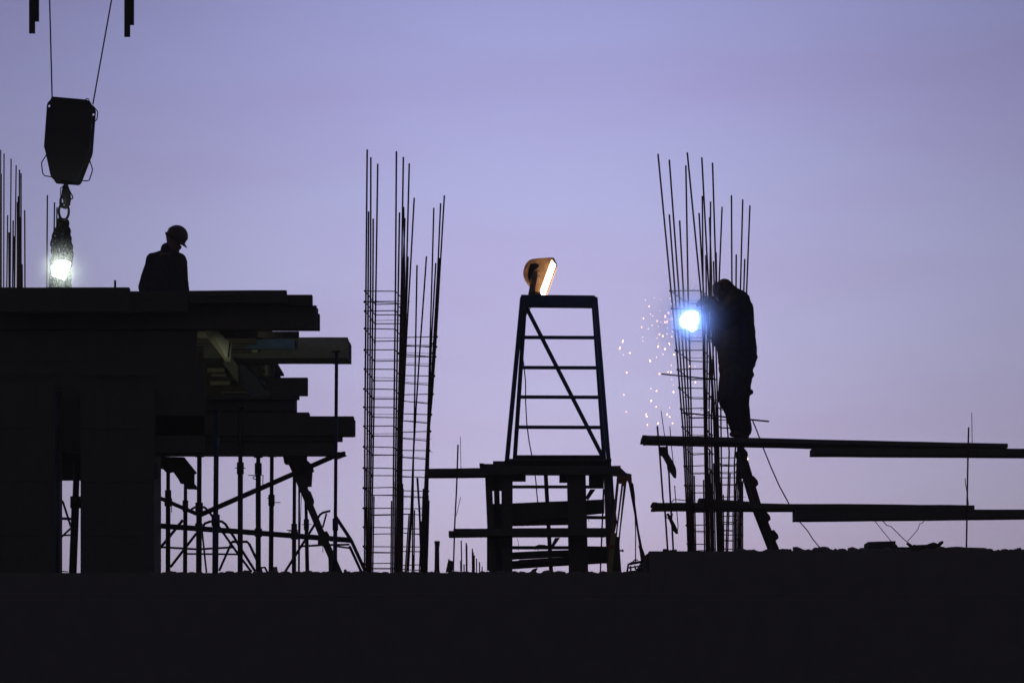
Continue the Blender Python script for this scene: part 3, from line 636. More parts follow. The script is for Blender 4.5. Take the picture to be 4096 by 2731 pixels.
# blazing lens, and its bright bezel standing proud to the right
lens = MB().add([fp(1225,320,-.004),fp(1358,470,-.004),fp(1032,1400,-.004),fp(868,1290,-.004),fp(1225,320,TH),fp(1358,470,TH),fp(1032,1400,TH),fp(868,1290,TH)], [(0,1,2,3),(7,6,5,4),(0,4,5,1),(1,5,6,2),(2,6,7,3)]).build('lens', emat('hot_halogen_glass', (1,.86,.66), 9), fl)
MB().prism([fp(1262,238,-.006),fp(1300,250,-.006),fp(1404,470,-.006),fp(1070,1395,-.006),fp(1032,1398,-.006),fp(1362,470,-.006),fp(1250,300,-.006)], .012).build('bezel', LAMPB, fl)
MB().prism([fp(1262,238,TH),fp(1300,250,TH),fp(1404,470,TH),fp(1070,1395,TH),fp(1032,1398,TH),fp(1362,470,TH),fp(1250,300,TH)], .012).build('bezel', LAMPB, fl)
MB().prism([fp(640,680,-.02),fp(790,660,-.02),fp(775,860,-.02),fp(720,1150,-.02),fp(715,1300,-.02),fp(690,1392,-.02),fp(490,1392,-.02),fp(545,1120,-.02)], .012).build('bracket', m_tr, fl)
MB().prism([fp(640,680,TH+.01),fp(790,660,TH+.01),fp(720,1150,TH+.01),fp(690,1392,TH+.01),fp(490,1392,TH+.01),fp(545,1120,TH+.01)], .012).build('bracket', m_tr, fl)
MB().prism([fp(520,1375,-.02),fp(600,1340,-.02),fp(715,1300,-.02),fp(910,1385,-.02),fp(910,1398,-.02),fp(500,1398,-.02)], TH+.03).build('base', LAMPB, fl)
MB().prism([fp(x,y,-.012) for x,y in [(560,440),(720,420),(810,450),(840,510),(720,610),(650,690),(600,860),(545,1010),(505,960),(470,800),(500,600)]], .011).build('shade_dirt_plate', CRANE, fl)  # added dark plate paints the shadow and dirt on the casing
MB().tube([fp(700,560,-.03),fp(700,560,-.005)], px(21,70,dfl), 12).build('knob', STEEL, fl, True)
MB().tube([fp(720,640,-.03),fp(760,600,-.03),fp(790,650,-.03),fp(870,690,-.03),fp(930,680,-.03),fp(935,610,-.03)], px(21,11,dfl), 6).build('latch_wire', LAMPB, fl)
MB().tube([fp(770,850,-.03),fp(830,820,-.03),fp(885,765,-.03)], px(21,16,dfl), 6).build('latch', LAMPB, fl)
pl = bpy.data.lights.new('bulb', 'POINT'); pl.energy = .42; pl.color = (1,.66,.42); pl.shadow_soft_size = .02
po = bpy.data.objects.new('bulb', pl); sc.collection.objects.link(po); po.parent = fl; po.location = fp(960,1080,TH*.5)-fl.location
al = bpy.data.lights.new('lens_beam', 'AREA'); al.energy = 14; al.color = (1,.75,.5); al.shape = 'RECTANGLE'; al.size = .1; al.size_y = .3
ao = bpy.data.objects.new('lens_beam', al); sc.collection.objects.link(ao); ao.parent = fl
nd = Vector((.93,0,-.36)); ao.location = fp(1260,880,TH*.5)-fl.location; ao.rotation_euler = nd.to_track_quat('-Z','Y').to_euler()

# ================================================================== TIMBER TOWER UNDER THE TRESTLE
tw = thing('timber_tower', 'stubby tower of dark timber boards and posts carrying the navy trestle', 'timber tower', (P(13,1250,1255,30.8).x,30.9,ZF))
def tp(nm, *a, m=DTIM, **k): return plank(*a, **k).build(nm, m, tw)
tp('deck_board', 13, 960, 1795, 163, 190, 30.75, .2)
tp('deck_board', 13, 868, 1872, 198, 240, 30.35, .25, rag=.002)
tp('deck_board', 13, 868, 1872, 205, 262, 30.61, .6)
tp('deck_board', 13, 757, 900, 218, 262, 30.5, .2, rag=.003)
tp('deck_board', 13, 662, 900, 246, 295, 30.45, .25, rag=.004, chew=1)
tp('edge_beam', 13, 675, 1870, 262, 355, 30.3, .12, rag=.003)
MB().prism(q4(13,[(1860,264),(1962,262),(1955,278),(2010,330),(2058,342),(2064,352),(1985,360),(1925,356),(1860,352)],30.2),.1).build('splintered_board', DTIM, tw)
def post(x0a,x1a,x0b,x1b,yt,d,dep=.1,k=13,yb=1258,nm='post',zf=ZF):
    a0=P(k,x0a,yt,d); a1=P(k,x1a,yt,d); b0=P(k,x0b,yb,d); b1=P(k,x1b,yb,d)
    if yb >= 1250: b0.z = zf+.002; b1.z = zf+.002
    D_=Vector((0,dep,0)); return MB().hexa([b0,b1,a1,a0],[b0+D_,b1+D_,a1+D_,a0+D_]).build(nm, DTIM, tw)
post(680,742,724,792,300,30.42); post(760,812,790,845,300,30.55); post(834,943,845,940,300,30.43,.14); post(735,840,780,850,620,30.66,.05)
tp('infill_board', 13, 690, 840, 300, 502, 30.7, .04); tp('infill_board', 13, 700, 930, 850, 1250, 30.8, .04); tp('infill_board', 13, 712, 868, 622, 760, 30.7, .04)
post(1455,1628,1474,1656,300,30.42,.18)
post(1232,1270,1292,1330,300,30.9,.06)
post(1790,1806,1757,1770,480,30.95,.03)
post(1800,1872,1835,1880,300,30.44,.1)
def crossb(x0,x1,ya,yb,ya2,yb2,d,dep=.05,nm='cross_board',rag=.003): return tp(nm,13,x0,x1,ya,yb,d,dep,yt2=ya2,yb2=yb2,rag=rag)
tp('spacer_block',13,930,1066,350,414,30.6,.06); tp('spacer_block',13,1381,1470,350,425,30.6,.06)
tp('spacer_block',13,1660,1800,350,448,30.6,.06)
crossb(920,1800,446,478,448,480,30.7)
crossb(740,1805,622,830,578,712,30.65)
crossb(920,1480,700,832,690,824,30.72)
crossb(1600,1818,733,765,735,766,30.7)
crossb(920,1470,1019,1051,1018,1052,30.7)
crossb(1640,1835,1020,1100,1022,1100,30.7)
crossb(920,1838,1076,1150,1040,1100,30.64)
crossb(1000,1838,1148,1180,1095,1180,30.66)
crossb(920,1838,1160,1238,1100,1180,30.78)
MB().prism(q4(13,[(1672,484),(1722,483),(1652,585),(1628,560)],30.8),.05).build('diagonal_brace', DTIM, tw)
MB().prism(q4(13,[(1342,940),(1388,940),(1330,1022),(1300,1020)],30.85),.05).build('diagonal_brace', DTIM, tw)
MB().prism(q4(13,[(1130,1235),(1180,1222),(1160,1262),(1108,1262)],30.85),.05).build('diagonal_brace', DTIM, tw)
MB().tube([P(13,1155,1025,30.62),P(13,1190,1012,30.62),P(13,1240,1014,30.62),P(13,1275,1024,30.62)], .01, 6).build('rope_coil', WIRE, top=('small rope coil lying on a cross board of the timber tower','rope'))
for pts,lab in [([(985,945),(995,985),(998,1010),(990,1030),(1000,1060)],'loose wire curl hanging in the lower window of the timber tower'),([(1655,768),(1660,790)],'short wire end in the right bay of the timber tower'),([(1150,1055),(1165,1045),(1190,1060),(1180,1068)],'wire scrap below the rope coil on the timber tower')]:
    MB().tube([P(13,x,y,30.7) for x,y in pts], .003, 5).build('loose_wire', WIRE, top=(lab,'wire'))
# walkway boards either side
plank(13,120,700,291,384,30.2,.3,yt2=284,yb2=378,rag=.002).build('walkway_board', DTIM, top=('upper dark board reaching from the right rebar cage to the timber tower','plank','boards left of the timber tower'))
plank(13,385,1822,854,940,30.15,.26,yt2=846,yb2=936,rag=.002).build('walkway_board', DTIM, top=('long lower dark board running through the timber tower','plank','boards left of the timber tower'))
plank(13,340,400,875,943,30.12,.25).build('board_end', DTIM, top=('short board stub under the left end of the lower board','plank'))
# loose rods, stubs left of the tower
tube(13,[(428,66),(415,470),(398,800),(384,1260)],6.5,30.1,'upright rebar passing two boards left of the timber tower',REBAR,'loose_rebar',cat='rebar')
tube(13,[(450,-10),(456,290)],2.5,30.1,'thin wire standing on the upper board left of the timber tower',WIRE,'wire',cat='wire')
tube(13,[(453,556),(412,735)],2.6,30.08,'thin wire branching from the upright rebar left of the timber tower',WIRE,'wire',cat='wire')
MB().prism(q4(13,[(206,970),(257,970),(255,1000),(250,1030),(252,1230),(256,1262),(203,1262),(207,1230),(210,1030),(208,1000)],30.0),.06).build('pipe_stub', STEEL, top=('thick short post with a flared top right of the rebar cages','post'))
MB().prism(q4(13,[(338,1138),(346,1138),(350,1152),(385,1160),(372,1262),(312,1262)],30.0),.08).build('leaning_block', DTIM, top=('small leaning block at the foot of the upright rebar','block'))
for i,(x,y,r,x2) in enumerate([(458,968,6,464),(505,988,6,508),(512,1010,5,514),(563,1042,6,564),(572,1076,5,572),(582,1105,5.5,582),(602,1135,5.5,604),(630,1168,6,632),(655,1210,5,655),(485,1190,6,486),(451,1155,4,452)]):
    d = 30+i*.25
    a_ = P(13,x,y,d); b_ = P(13,x2,1260,d); b_.z = ZF+.002
    MB().tube([a_,b_], px(13,r,d), 6).build('starter_bar', REBAR, None, True, top=(('tallest starter bar, left-most tall one of the row stepping down to the timber tower','second tall starter bar of the row stepping down to the timber tower','bar touching the second tall starter bar of the row','first bar of the thick clump in the row of starter bars','bar inside the thick clump in the row of starter bars','last bar of the thick clump in the row of starter bars','bar just right of the thick clump in the row of starter bars','last but one bar of the row stepping down to the timber tower','lowest starter bar, nearest to the timber tower','short bar between the two tallest starter bars','short bar touching the foot of the tallest starter bar')[i],'rebar','short starter bars left of the timber tower'))
plb = [P(13,x,y,30) for x,y in [(600,0)]]
tube(11,[(650,508),(656,600),(672,850),(690,1400)],9,31.6,'pointed upright bar leaning inside the right rebar cage',STEEL,'steel_bar',cat='bar')
tube(11,[(709,612),(700,850),(692,1400)],7,31.7,'short upright bar at the right face of the leaning cage',REBAR,'steel_bar',cat='bar')
tube(11,[(568,1160),(560,1400)],9,31.7,'stubby bar standing low between the faces of the leaning cage',REBAR,'steel_bar',cat='bar')
tube(11,[(606,1250),(606,1400)],9,31.8,'shortest stubby bar inside the leaning cage',REBAR,'steel_bar',cat='bar')

# ================================================================== SURVEY TRIPOD
tpd = thing('survey_tripod', 'orange and yellow survey tripod leaning beside the timber tower', 'tripod', (P(13,1960,1255,29.6).x,29.7,ZF))
d = 29.6
MB().prism(q4(13,[(1925,356),(2005,356),(2060,350),(2066,430),(2040,428),(2020,395),(2010,445),(1985,448),(1970,425),(1920,425)],d),.08).build('head', ORNG, tpd)
def leg(pts, d, nm, m, dep=.03, par=tpd):
    V = q4(13,pts,d)
    for v_ in V:
        if v_.z < ZF+.03: v_.z = ZF+.002
    return MB().prism(V,dep).build(nm, m, par)
leg([(1918,425),(1942,425),(1898,905),(1868,900)],d,'leg',ORNG)
leg([(1868,895),(1915,895),(1880,1270),(1828,1270)],d-.01,'leg_foot',YELW)
leg([(1966,430),(1985,430),(1935,820),(1918,980),(1905,960)],d+.15,'leg',ORNG)
leg([(1988,440),(2012,440),(1960,860),(1944,1050),(1930,1040)],d+.2,'leg',ORNG)
leg([(1905,930),(1946,930),(1950,1040),(1966,1270),(1870,1270)],d+.12,'leg_foot',DTIM)
leg([(2028,400),(2068,420),(2130,870),(2168,1060),(2140,1060),(2095,760)],d+.1,'leg',LEATH)
leg([(2124,1010),(2168,1045),(2190,1110),(2180,1180),(2150,1160),(2135,1050)],d+.09,'leg_foot',LEATH)
MB().prism(q4(13,[(1832,1005),(1898,1003),(1900,1040),(1830,1042)],d-.02),.06).build('strap', ORNG, tpd)
MB().tube([P(13,1945,1060,d),P(13,1965,1062,d),P(13,1985,1055,d)], .008, 6).build('clamp_screw', STEEL, tpd)
MB().tube([P(13,1975,1050,d),P(13,1980,1072,d)], .01, 6).build('clamp_knob', STEEL, tpd)
MB().tube([P(13,2072,430,d),P(13,2088,540,d),P(13,2095,760,d),P(13,2100,900,d),P(13,2098,1160,d+.1)], .006, 6).build('carry_cord', WIRE, tpd)
MB().prism(q4(13,[(1868,355),(1885,355),(1898,560),(1925,790),(1880,1000),(1865,700)],29.9),.05).build('leaning_board', NAVY, top=('narrow bluish board leaning behind the survey tripod','board'))
# tangle of steel at the tripod foot
tg = thing('scrap_frame', 'tangle of scrap steel between the tripod and the step of the slab', 'scrap', (P(13,2120,1250,29.9).x,29.9,ZF))
for pts,r in [([(2020,1262),(2030,1190),(2060,1175),(2180,1160)],9),([(2025,1225),(2225,1190)],7),([(2050,1205),(2055,1262)],8),([(2090,1200),(2100,1240)],8),([(2100,1240),(2210,1225),(2225,1190)],7),([(2070,1172),(2085,1150),(2120,1148)],6),([(2040,1190),(2200,1160)],9),([(2160,1160),(2200,1235)],8),([(2030,1262),(2230,1245)],10)]:
    V = [P(13,x,y,29.9) for x,y in pts]
    for v_ in V: v_.z = max(v_.z, ZF+.01)
    MB().tube(V, px(13,r,29.9), 6).build('bar', STEEL, tg)

# ================================================================== RIGHT SCAFFOLD BOARDS, POLES
SG = 'long scaffold boards at right'
plank(16,82,3574,340,437,30.86,.5,yt2=419,yb2=507,rag=.0015,chew=1).build('scaffold_board', DTIM, top=('long upper scaffold board under the welder\'s feet, its left end split','plank',SG))
plank(17,355,2600,450,537,30.82,.3,yt2=458,yb2=552,rag=.0015).build('scaffold_board', DTIM, top=('second board lapped under the upper scaffold board, running off the right border','plank',SG))
plank(16,185,3252,987,1074,30.86,.45,yt2=1011,yb2=1092,rag=.003,chew=1).build('scaffold_board', DTIM, top=('long lower scaffold board level with the ladder middle, its left end split','plank',SG))
plank(17,190,2600,1030,1152,30.82,.3,yt2=1032,yb2=1126,rag=.0015).build('scaffold_board', DTIM, top=('thick board lapped under the lower scaffold board, running off the right border','plank',SG))
plank(16,595,1080,948,1000,30.95,.3,yt2=975,rag=.008).build('timber_offcut', DTIM, top=('ragged offcut lying on the lower scaffold board inside the cages','offcut'))
tube(17,[(1829,256),(1822,560),(1816,900),(1808,1400)],7,30.8,'upright rebar pole crossing both long boards near the right border',REBAR,'scaffold_pole',cat='pole')
tube(17,[(1859,120),(1862,402)],3,31.2,'thin wire rising from the upper board beside the right pole',WIRE,'wire',cat='wire')
tube(17,[(1795,736),(1800,790),(1812,860),(1822,930),(1828,988)],3.5,30.9,'thin bent wire twisted on the right pole above the lower board',WIRE,'wire',cat='wire')
tube(16,[(191,250),(215,520),(245,950),(268,1100),(292,1460)],8,30.8,'left upright rebar beside the split board ends',REBAR,'scaffold_pole',cat='pole')
tube(16,[(283,440),(300,650),(318,980),(335,1250),(346,1460)],8,30.8,'upright rebar second from the split board ends',REBAR,'scaffold_pole',cat='pole')
tube(16,[(228,105),(245,230),(262,345)],3.5,31.2,'thin leaning wire just above the split end of the upper board',WIRE,'wire',cat='wire')
tube(16,[(312,252),(328,450),(346,610)],3.8,31.0,'thin wire crossing the upper board near its split end',WIRE,'wire',cat='wire')
tube(16,[(358,822),(366,930),(380,1080),(392,1220),(380,1290)],4,31.0,'thin wire crossing the lower board near its split end',WIRE,'wire',cat='wire')
tube(16,[(330,985),(345,960),(370,957),(480,968)],4,31.1,'wire loop lying on the lower board near its split end',WIRE,'wire',cat='wire')
tube(16,[(275,1100),(280,1130),(300,1145),(330,1140),(340,1090)],3.5,31.0,'wire loop tied under the lower board near its split end',WIRE,'wire',cat='wire')
MB().prism(q4(16,[(213,448),(285,448),(300,520),(345,595),(370,650),(376,690),(374,748),(355,748),(310,685),(290,670),(285,620),(245,545),(215,520)],30.98),.05).build('timber_wedge', DTIM, top=('larger dark timber wedge hanging under the upper board end','wedge'))
MB().prism(q4(16,[(282,1095),(300,1088),(315,1110),(345,1165),(375,1220),(395,1280),(372,1286),(345,1255),(325,1200),(300,1140)],30.98),.05).build('timber_wedge', DTIM, top=('smaller dark timber wedge hanging under the lower board end','wedge'))
# wooden ladder seen edge-on
la = thing('wooden_ladder', 'wooden ladder seen from its side, leaning up to the board under the welder', 'ladder', (P(16,1340,1455,31.75).x,31.9,ZR))
for dd in (0, .42):
    V = [P(16,x,y,31.75) for x,y in [(965,455),(1030,455),(1190,990),(1385,1480),(1318,1480),(1125,985)]]
    for v_ in V:
        v_.y += dd
        if v_.z < ZR+.03: v_.z = ZR+.002
    MB().prism(V,.05).build('stringer', DTIM, la)
for (x,y) in [(1010,455),(1110,732),(1228,1072),(1305,1252)]:
    MB().prism([P(16,x+a_,y+b_,31.72) for a_,b_ in [(-12,2),(12,-2),(50,42),(58,78),(26,88),(0,60)]], .5).build('tread', DTIM, la)
tube(16,[(1110,195),(1150,290),(1215,465),(1290,650),(1370,830),(1430,940),(1462,1000)],5.5,31.7,'cable trailing from the welder down past both boards, upper run',WIRE,'welding_cable',cat='cable')
tube(17,[(165,1050),(240,1155),(305,1228),(360,1315),(410,1375),(455,1425)],4.5,31.6,'lower run of the welding cable ending at the slab',WIRE,'welding_cable',cat='cable')
tube(17,[(940,1135),(1010,1225),(1100,1335)],3,31.3,'straight thin wire from the lower board to the low box',WIRE,'wire',cat='wire')
tube(17,[(1015,1135),(1055,1180),(1095,1190),(1160,1255),(1225,1320),(1255,1342),(1312,1385)],3.5,31.4,'kinked wire from the lower board to the sack',WIRE,'wire',cat='wire')
tube(17,[(1412,1132),(1390,1162),(1370,1163),(1348,1220),(1300,1280),(1262,1318),(1255,1335)],3,31.4,'crooked wire rising to the right above the sack',WIRE,'wire',cat='wire')
tube(17,[(845,1425),(848,1400),(865,1385),(880,1388)],3.5,29.6,'small wire hoop left of the low box',WIRE,'wire',cat='wire')
bx = thing('low_box', 'low dark box on the slab edge under the right boards', 'box', (P(17,1010,1425,29.6).x,29.7,ZR))
MB().hexa([P(17,880,1336,29.6),P(17,1140,1328,29.6),Vector((P(17,1140,0,29.6).x,29.6,ZR+.002)),Vector((P(17,878,0,29.6).x,29.6,ZR+.002))],[v_+Vector((0,.35,0)) for v_ in [P(17,880,1336,29.6),P(17,1140,1328,29.6),Vector((P(17,1140,0,29.6).x,29.6,ZR+.002)),Vector((P(17,878,0,29.6).x,29.6,ZR+.002))]]).build('body', DTIM, bx)
MB().prism([P(17,1141,1360,29.62),P(17,1152,1365,29.62),P(17,1160,1384,29.62),Vector((P(17,1160,0,29.62).x,29.62,ZR+.002)),Vector((P(17,1141,0,29.62).x,29.62,ZR+.002))],.2).build('side_piece', DTIM, bx)
mb = MB().prism([P(17,x,min(y,1432),29.55) for x,y in [(1255,1342),(1290,1360),(1312,1385),(1310,1362),(1340,1366),(1430,1362),(1465,1350),(1490,1342),(1520,1345),(1535,1356),(1550,1350),(1568,1330),(1592,1328),(1590,1350),(1565,1375),(1575,1432),(1150,1432),(1150,1385),(1300,1386)]], .16)
mb.build('crumpled_sack', LEATH, top=('crumpled sack with a twisted neck lying on the slab right of the low box','sack'))
mb = MB().prism([P(17,x,y,29.5) for x,y in [(1560,1392),(1630,1388),(1690,1382),(1730,1381),(1800,1388),(1880,1390),(1980,1392),(2010,1402),(2030,1428),(1560,1430)]], .2)
mb.build('mortar_heap', CONC, top=('flat spread of hardened mortar at the foot of the right pole','mortar heap'))
mb = MB().prism([P(17,x,y,29.5) for x,y in [(2075,1425),(2095,1412),(2140,1414),(2170,1425)]], .2)
mb.build('mortar_heap', CONC, top=('tiny mortar lump right of the pole foot','mortar heap'))
MB().prism([P(16,x,y,29.3) for x,y in [(248,1470),(250,1432),(298,1434),(302,1445),(350,1440),(380,1438),(382,1470)]], .15).build('timber_block', DTIM, top=('pair of low blocks holding the feet of the two left uprights','timber block'))

# ================================================================== PEOPLE
def capsule(bm, a, b, ra, rb, fy=1.0):
    t = bmesh.new()
    for c, r in ((a,ra),(b,rb)):
        g = bmesh.ops.create_icosphere(t, subdivisions=2, radius=r)
        for v_ in g['verts']: v_.co = Vector((v_.co.x, v_.co.y*fy, v_.co.z))+c
    h = bmesh.ops.convex_hull(t, input=t.verts)
    bmesh.ops.delete(t, geom=list({e for e in h['geom_interior']+h['geom_unused'] if isinstance(e, bmesh.types.BMVert)}), context='VERTS')
    me = bpy.data.meshes.new('tmp'); t.to_mesh(me); t.free(); bm.from_mesh(me); bpy.data.meshes.remove(me)
def fleshed(name, caps, m, parent, voxel=.011, smooth=4, wrinkle=0, grow=0):
    bm = bmesh.new()
    for c in caps: capsule(bm, c[0], c[1], c[2]+grow, c[3]+grow, *c[4:])
    me = bpy.data.meshes.new(name); bm.to_mesh(me); bm.free(); ob = bpy.data.objects.new('tmp_body', me); sc.collection.objects.link(ob)
    r = ob.modifiers.new('r','REMESH'); r.mode = 'VOXEL'; r.voxel_size = voxel
    s = ob.modifiers.new('s','SMOOTH'); s.iterations = smooth; s.factor = .5
    if wrinkle:
        tx = bpy.data.textures.new('cloth_folds','CLOUDS'); tx.noise_scale = .07
        dm = ob.modifiers.new('d','DISPLACE'); dm.texture = tx; dm.strength = wrinkle; dm.mid_level = .5
    dg = bpy.context.evaluated_depsgraph_get(); dg.update(); ev = ob.evaluated_get(dg); me2 = bpy.data.meshes.new_from_object(ev)
    sc.collection.objects.unlink(ob); bpy.data.objects.remove(ob)
    me2.name = name; me2.transform(Matrix.Translation(-parent.location)); me2.materials.clear(); me2.materials.append(m)
    me2.polygons.foreach_set('use_smooth', [True]*len(me2.polygons))
    o = bpy.data.objects.new(name, me2); sc.collection.objects.link(o); o.parent = parent; return o
def hand(wr, dirv, side, s=1.0, curl=.5):
    """capsules of a loosely curled hand: palm, four fingers, thumb"""
    f = dirv.normalized(); sd = side.normalized(); n = f.cross(sd).normalized(); out = []
    pc = wr+f*.05*s
    for q in (-1.2,-.4,.4,1.2): out.append((wr+sd*q*.013*s, wr+f*.085*s+sd*q*.022*s, .017*s, .013*s))
    for q, L in zip((-1.5,-.5,.5,1.5), (.065,.078,.072,.055)):
        b0 = wr+f*.09*s+sd*q*.0205*s; k1 = b0+(f+n*curl*.4).normalized()*L*.45*s; k2 = k1+(f+n*curl*1.6).normalized()*L*.32*s; k3 = k2+(f*.5+n*curl*2.4).normalized()*L*.28*s
        out += [(b0,k1,.0095*s,.009*s),(k1,k2,.009*s,.0085*s),(k2,k3,.0085*s,.0075*s)]
    t0 = wr+f*.03*s+sd*.03*s; t1 = t0+(f*.6+sd*.9+n*.4).normalized()*.04*s; t2 = t1+(f*.9+sd*.2+n*.7).normalized()*.03*s
    out += [(t0,t1,.013*s,.011*s),(t1,t2,.011*s,.009*s)]
    return out
# --- helmeted worker on the deck
dw = 35.2
p1 = thing('person', 'helmeted worker in a dark jacket on the deck, head bowed to the right', 'person', (P(4,740,0,dw).x, dw, ZD-.045))
def h(x,y,o=0): return P(4,x,y,dw)+Vector((0,o,0))
u = px(4,1,dw)
zf = ZD-.045
hipz = zf+.90; hx = h(760,0).x
def g(x, z, o=0): return Vector((h(x,0).x, dw+o, z))
wrL, wrR = g(345, zf+.83, -.05), g(1075, zf+.80, .06)
body = [ (h(880,470),h(890,560),128*u,105*u), (h(880,560,-.02),h(930,640,-.02),100*u,62*u), (h(950,640,-.02),h(1003,655,-.02),40*u,14*u), (h(960,610),h(1000,620),45*u,22*u), (h(940,690,-.01),h(950,700),38*u,26*u),
         (h(760,420),h(775,540),30*u,30*u), (h(840,560),h(800,760),100*u,105*u),
         (h(560,830),h(960,840),60*u,60*u), (h(740,880),h(745,1300),230*u,200*u,.6), (g(660,hipz),g(860,hipz),.13,.13,.8),
         (h(455,880),h(370,1180),60*u,50*u), (h(370,1180),wrL,48*u,34*u), (h(1020,880),h(1055,1200),62*u,50*u), (h(1055,1200),wrR,48*u,34*u),
         (g(650,hipz),g(640,zf+.48),.085,.06), (g(640,zf+.48),g(640,zf+.09),.055,.04), (g(880,hipz,.02),g(890,zf+.48,.03),.085,.06), (g(890,zf+.48,.03),g(900,zf+.09,.05),.055,.04)]
body += hand(wrL, Vector((.1,-.1,-1)), Vector((0,-1,0)))+hand(wrR, Vector((-.05,-.1,-1)), Vector((0,-1,0)))
fleshed('body', body, SKIN, p1, .009, 3)
ear = [(h(845,520,-.085),h(850,560,-.085),26*u,18*u)]
jk = [ (h(760,660),h(800,700),110*u,120*u,.8), (h(545,830),h(800,770),100*u,120*u,.75), (h(800,790),h(985,840),110*u,100*u,.75), (h(620,900),h(625,1350),170*u,170*u,.7), (h(900,900),h(925,1350),165*u,180*u,.7), (h(750,900),h(760,1500),200*u,220*u,.7),
       (h(500,850),h(470,930),115*u,98*u,.9), (h(470,930),h(365,1180),95*u,76*u,.9), (h(365,1180),h(318,1330),74*u,68*u,.9), (h(318,1330),wrL+Vector((0,0,.03)),70*u,55*u,.9),
       (h(1000,880),h(1035,1180),100*u,82*u,.9), (h(1035,1180),h(1062,1380),80*u,74*u,.9), (h(1062,1380),wrR+Vector((0,0,.03)),74*u,58*u,.9), (g(640,zf+.93),g(880,zf+.93),.155,.155,.8)]
fleshed('jacket', jk, CLOTH, p1, .012, 3, .012, .013)
fleshed('trousers', [(g(680,hipz-.02),g(850,hipz-.02),.15,.15,.8),(g(650,hipz),g(640,zf+.48),.11,.085),(g(640,zf+.48),g(640,zf+.1),.083,.07),(g(880,hipz,.02),g(890,zf+.48,.03),.11,.085),(g(890,zf+.48,.03),g(900,zf+.1,.05),.083,.07)], TROU, p1, .014, 3, .01)
for x,o in ((640,0),(900,.05)):
    fleshed('boot', [(g(x,zf+.12,o),g(x,zf+.05,o),.055,.05),(g(x,zf+.045,o),Vector((g(x,0).x+.14,dw+o-.03,zf+.035)),.044,.034)], LEATH, p1, .012, 2)
# hard hat: dome cut by a tilted rim, peak forward
hc = h(925,432); ang = math.radians(30)
fw = Vector((math.cos(ang),0,-math.sin(ang))); up = Vector((math.sin(ang),0,math.cos(ang))); sdv = Vector((0,1,0))
mb = MB(); nr, na = 8, 24; R_ = 192*u
for i in range(nr+1):
    e = 1.76*i/nr
    for j in range(na):
        t_ = 2*math.pi*j/na; mb.v.append(hc+(fw*math.cos(t_)*1.0+sdv*math.sin(t_)*.86)*R_*math.sin(e)+up*R_*1.02*math.cos(e))
o_ = 0
for i in range(nr):
    for j in range(na): mb.f.append((i*na+j,i*na+(j+1)%na,(i+1)*na+(j+1)%na,(i+1)*na+j))
hat = thing('hard_hat', 'x', 'x', p1.location); bpy.data.objects.remove(hat)
ht = mb.build('hard_hat', HAT, p1, True)
mb = MB()
for j in range(na):
    t_ = 2*math.pi*j/na; c_ = math.cos(t_); ext = .012+.042*max(0,c_)**1.6+(.008 if c_ < -.7 else 0)
    pt = hc-up*R_*.17+(fw*c_+sdv*math.sin(t_)*.86)*(R_*.98)
    dirn = (fw*c_+sdv*math.sin(t_)*.86).normalized()
    mb.v += [pt-up*.0, pt+dirn*ext-up*(.03*max(0,c_)), pt+dirn*ext-up*(.03*max(0,c_)+.006), pt-up*.03]
for j in range(na):
    a0, b0 = 4*j, 4*((j+1)%na)
    for q in range(4): mb.f.append((a0+q, a0+(q+1)%4, b0+(q+1)%4, b0+q))
mb.build('brim', HAT, ht, True)
mb = MB().tube([hc+fw*math.cos(t_)*R_*1.01+up*math.sin(t_)*R_*1.03 for t_ in [math.radians(a_) for a_ in range(10,171,10)]], .008, 6); mb.build('crest', HAT, ht, True)

# --- the welder
dv = 31.1
zb = P(16,900,357,30.86).z+.004
p2 = thing('person', 'welder in dark workwear and face mask bending over the blue arc, standing on the board', 'person', (P(23,420,0,dv).x, dv, zb))
def h(x,y,o=0): return P(23,x,y,dv)+Vector((0,o,0))
u = px(23,1,dv)
arc_c = P(15,742,556,29.9)
w1, w2 = h(122,408,-.52), h(118,318,-.26)
def fx(x,z,o=0): return Vector((h(x,0).x, dv+o, z))
body = [ (h(280,175),h(250,215),68*u,55*u), (h(235,235),h(222,270),42*u,30*u), (h(290,200),h(345,280),55*u,62*u), (h(350,300),h(430,330),75*u,75*u), (h(400,400),h(395,700),95*u,105*u,.5), (h(370,870),h(430,870),95*u,95*u,.5),
         (h(360,350,-.14),h(245,525,-.26),50*u,40*u), (h(245,525,-.26),w1,38*u,26*u), (h(330,350,-.05),h(215,470,-.2),48*u,38*u), (h(215,470,-.2),w2,36*u,26*u),
         (h(360,900,-.02),h(335,1240,-.1),56*u,50*u), (h(335,1240,-.1),fx(385,zb+.1,-.1),52*u,34*u), (h(430,900,.04),h(425,1240,.08),56*u,52*u), (h(425,1240,.08),fx(468,zb+.1,.08),54*u,36*u) ]
body += hand(w1, arc_c-w1, Vector((0,0,1)))+hand(w2, Vector((-1,-.6,-.3)), Vector((0,.3,1)))
fleshed('body', body, SKIN, p2, .009, 3)
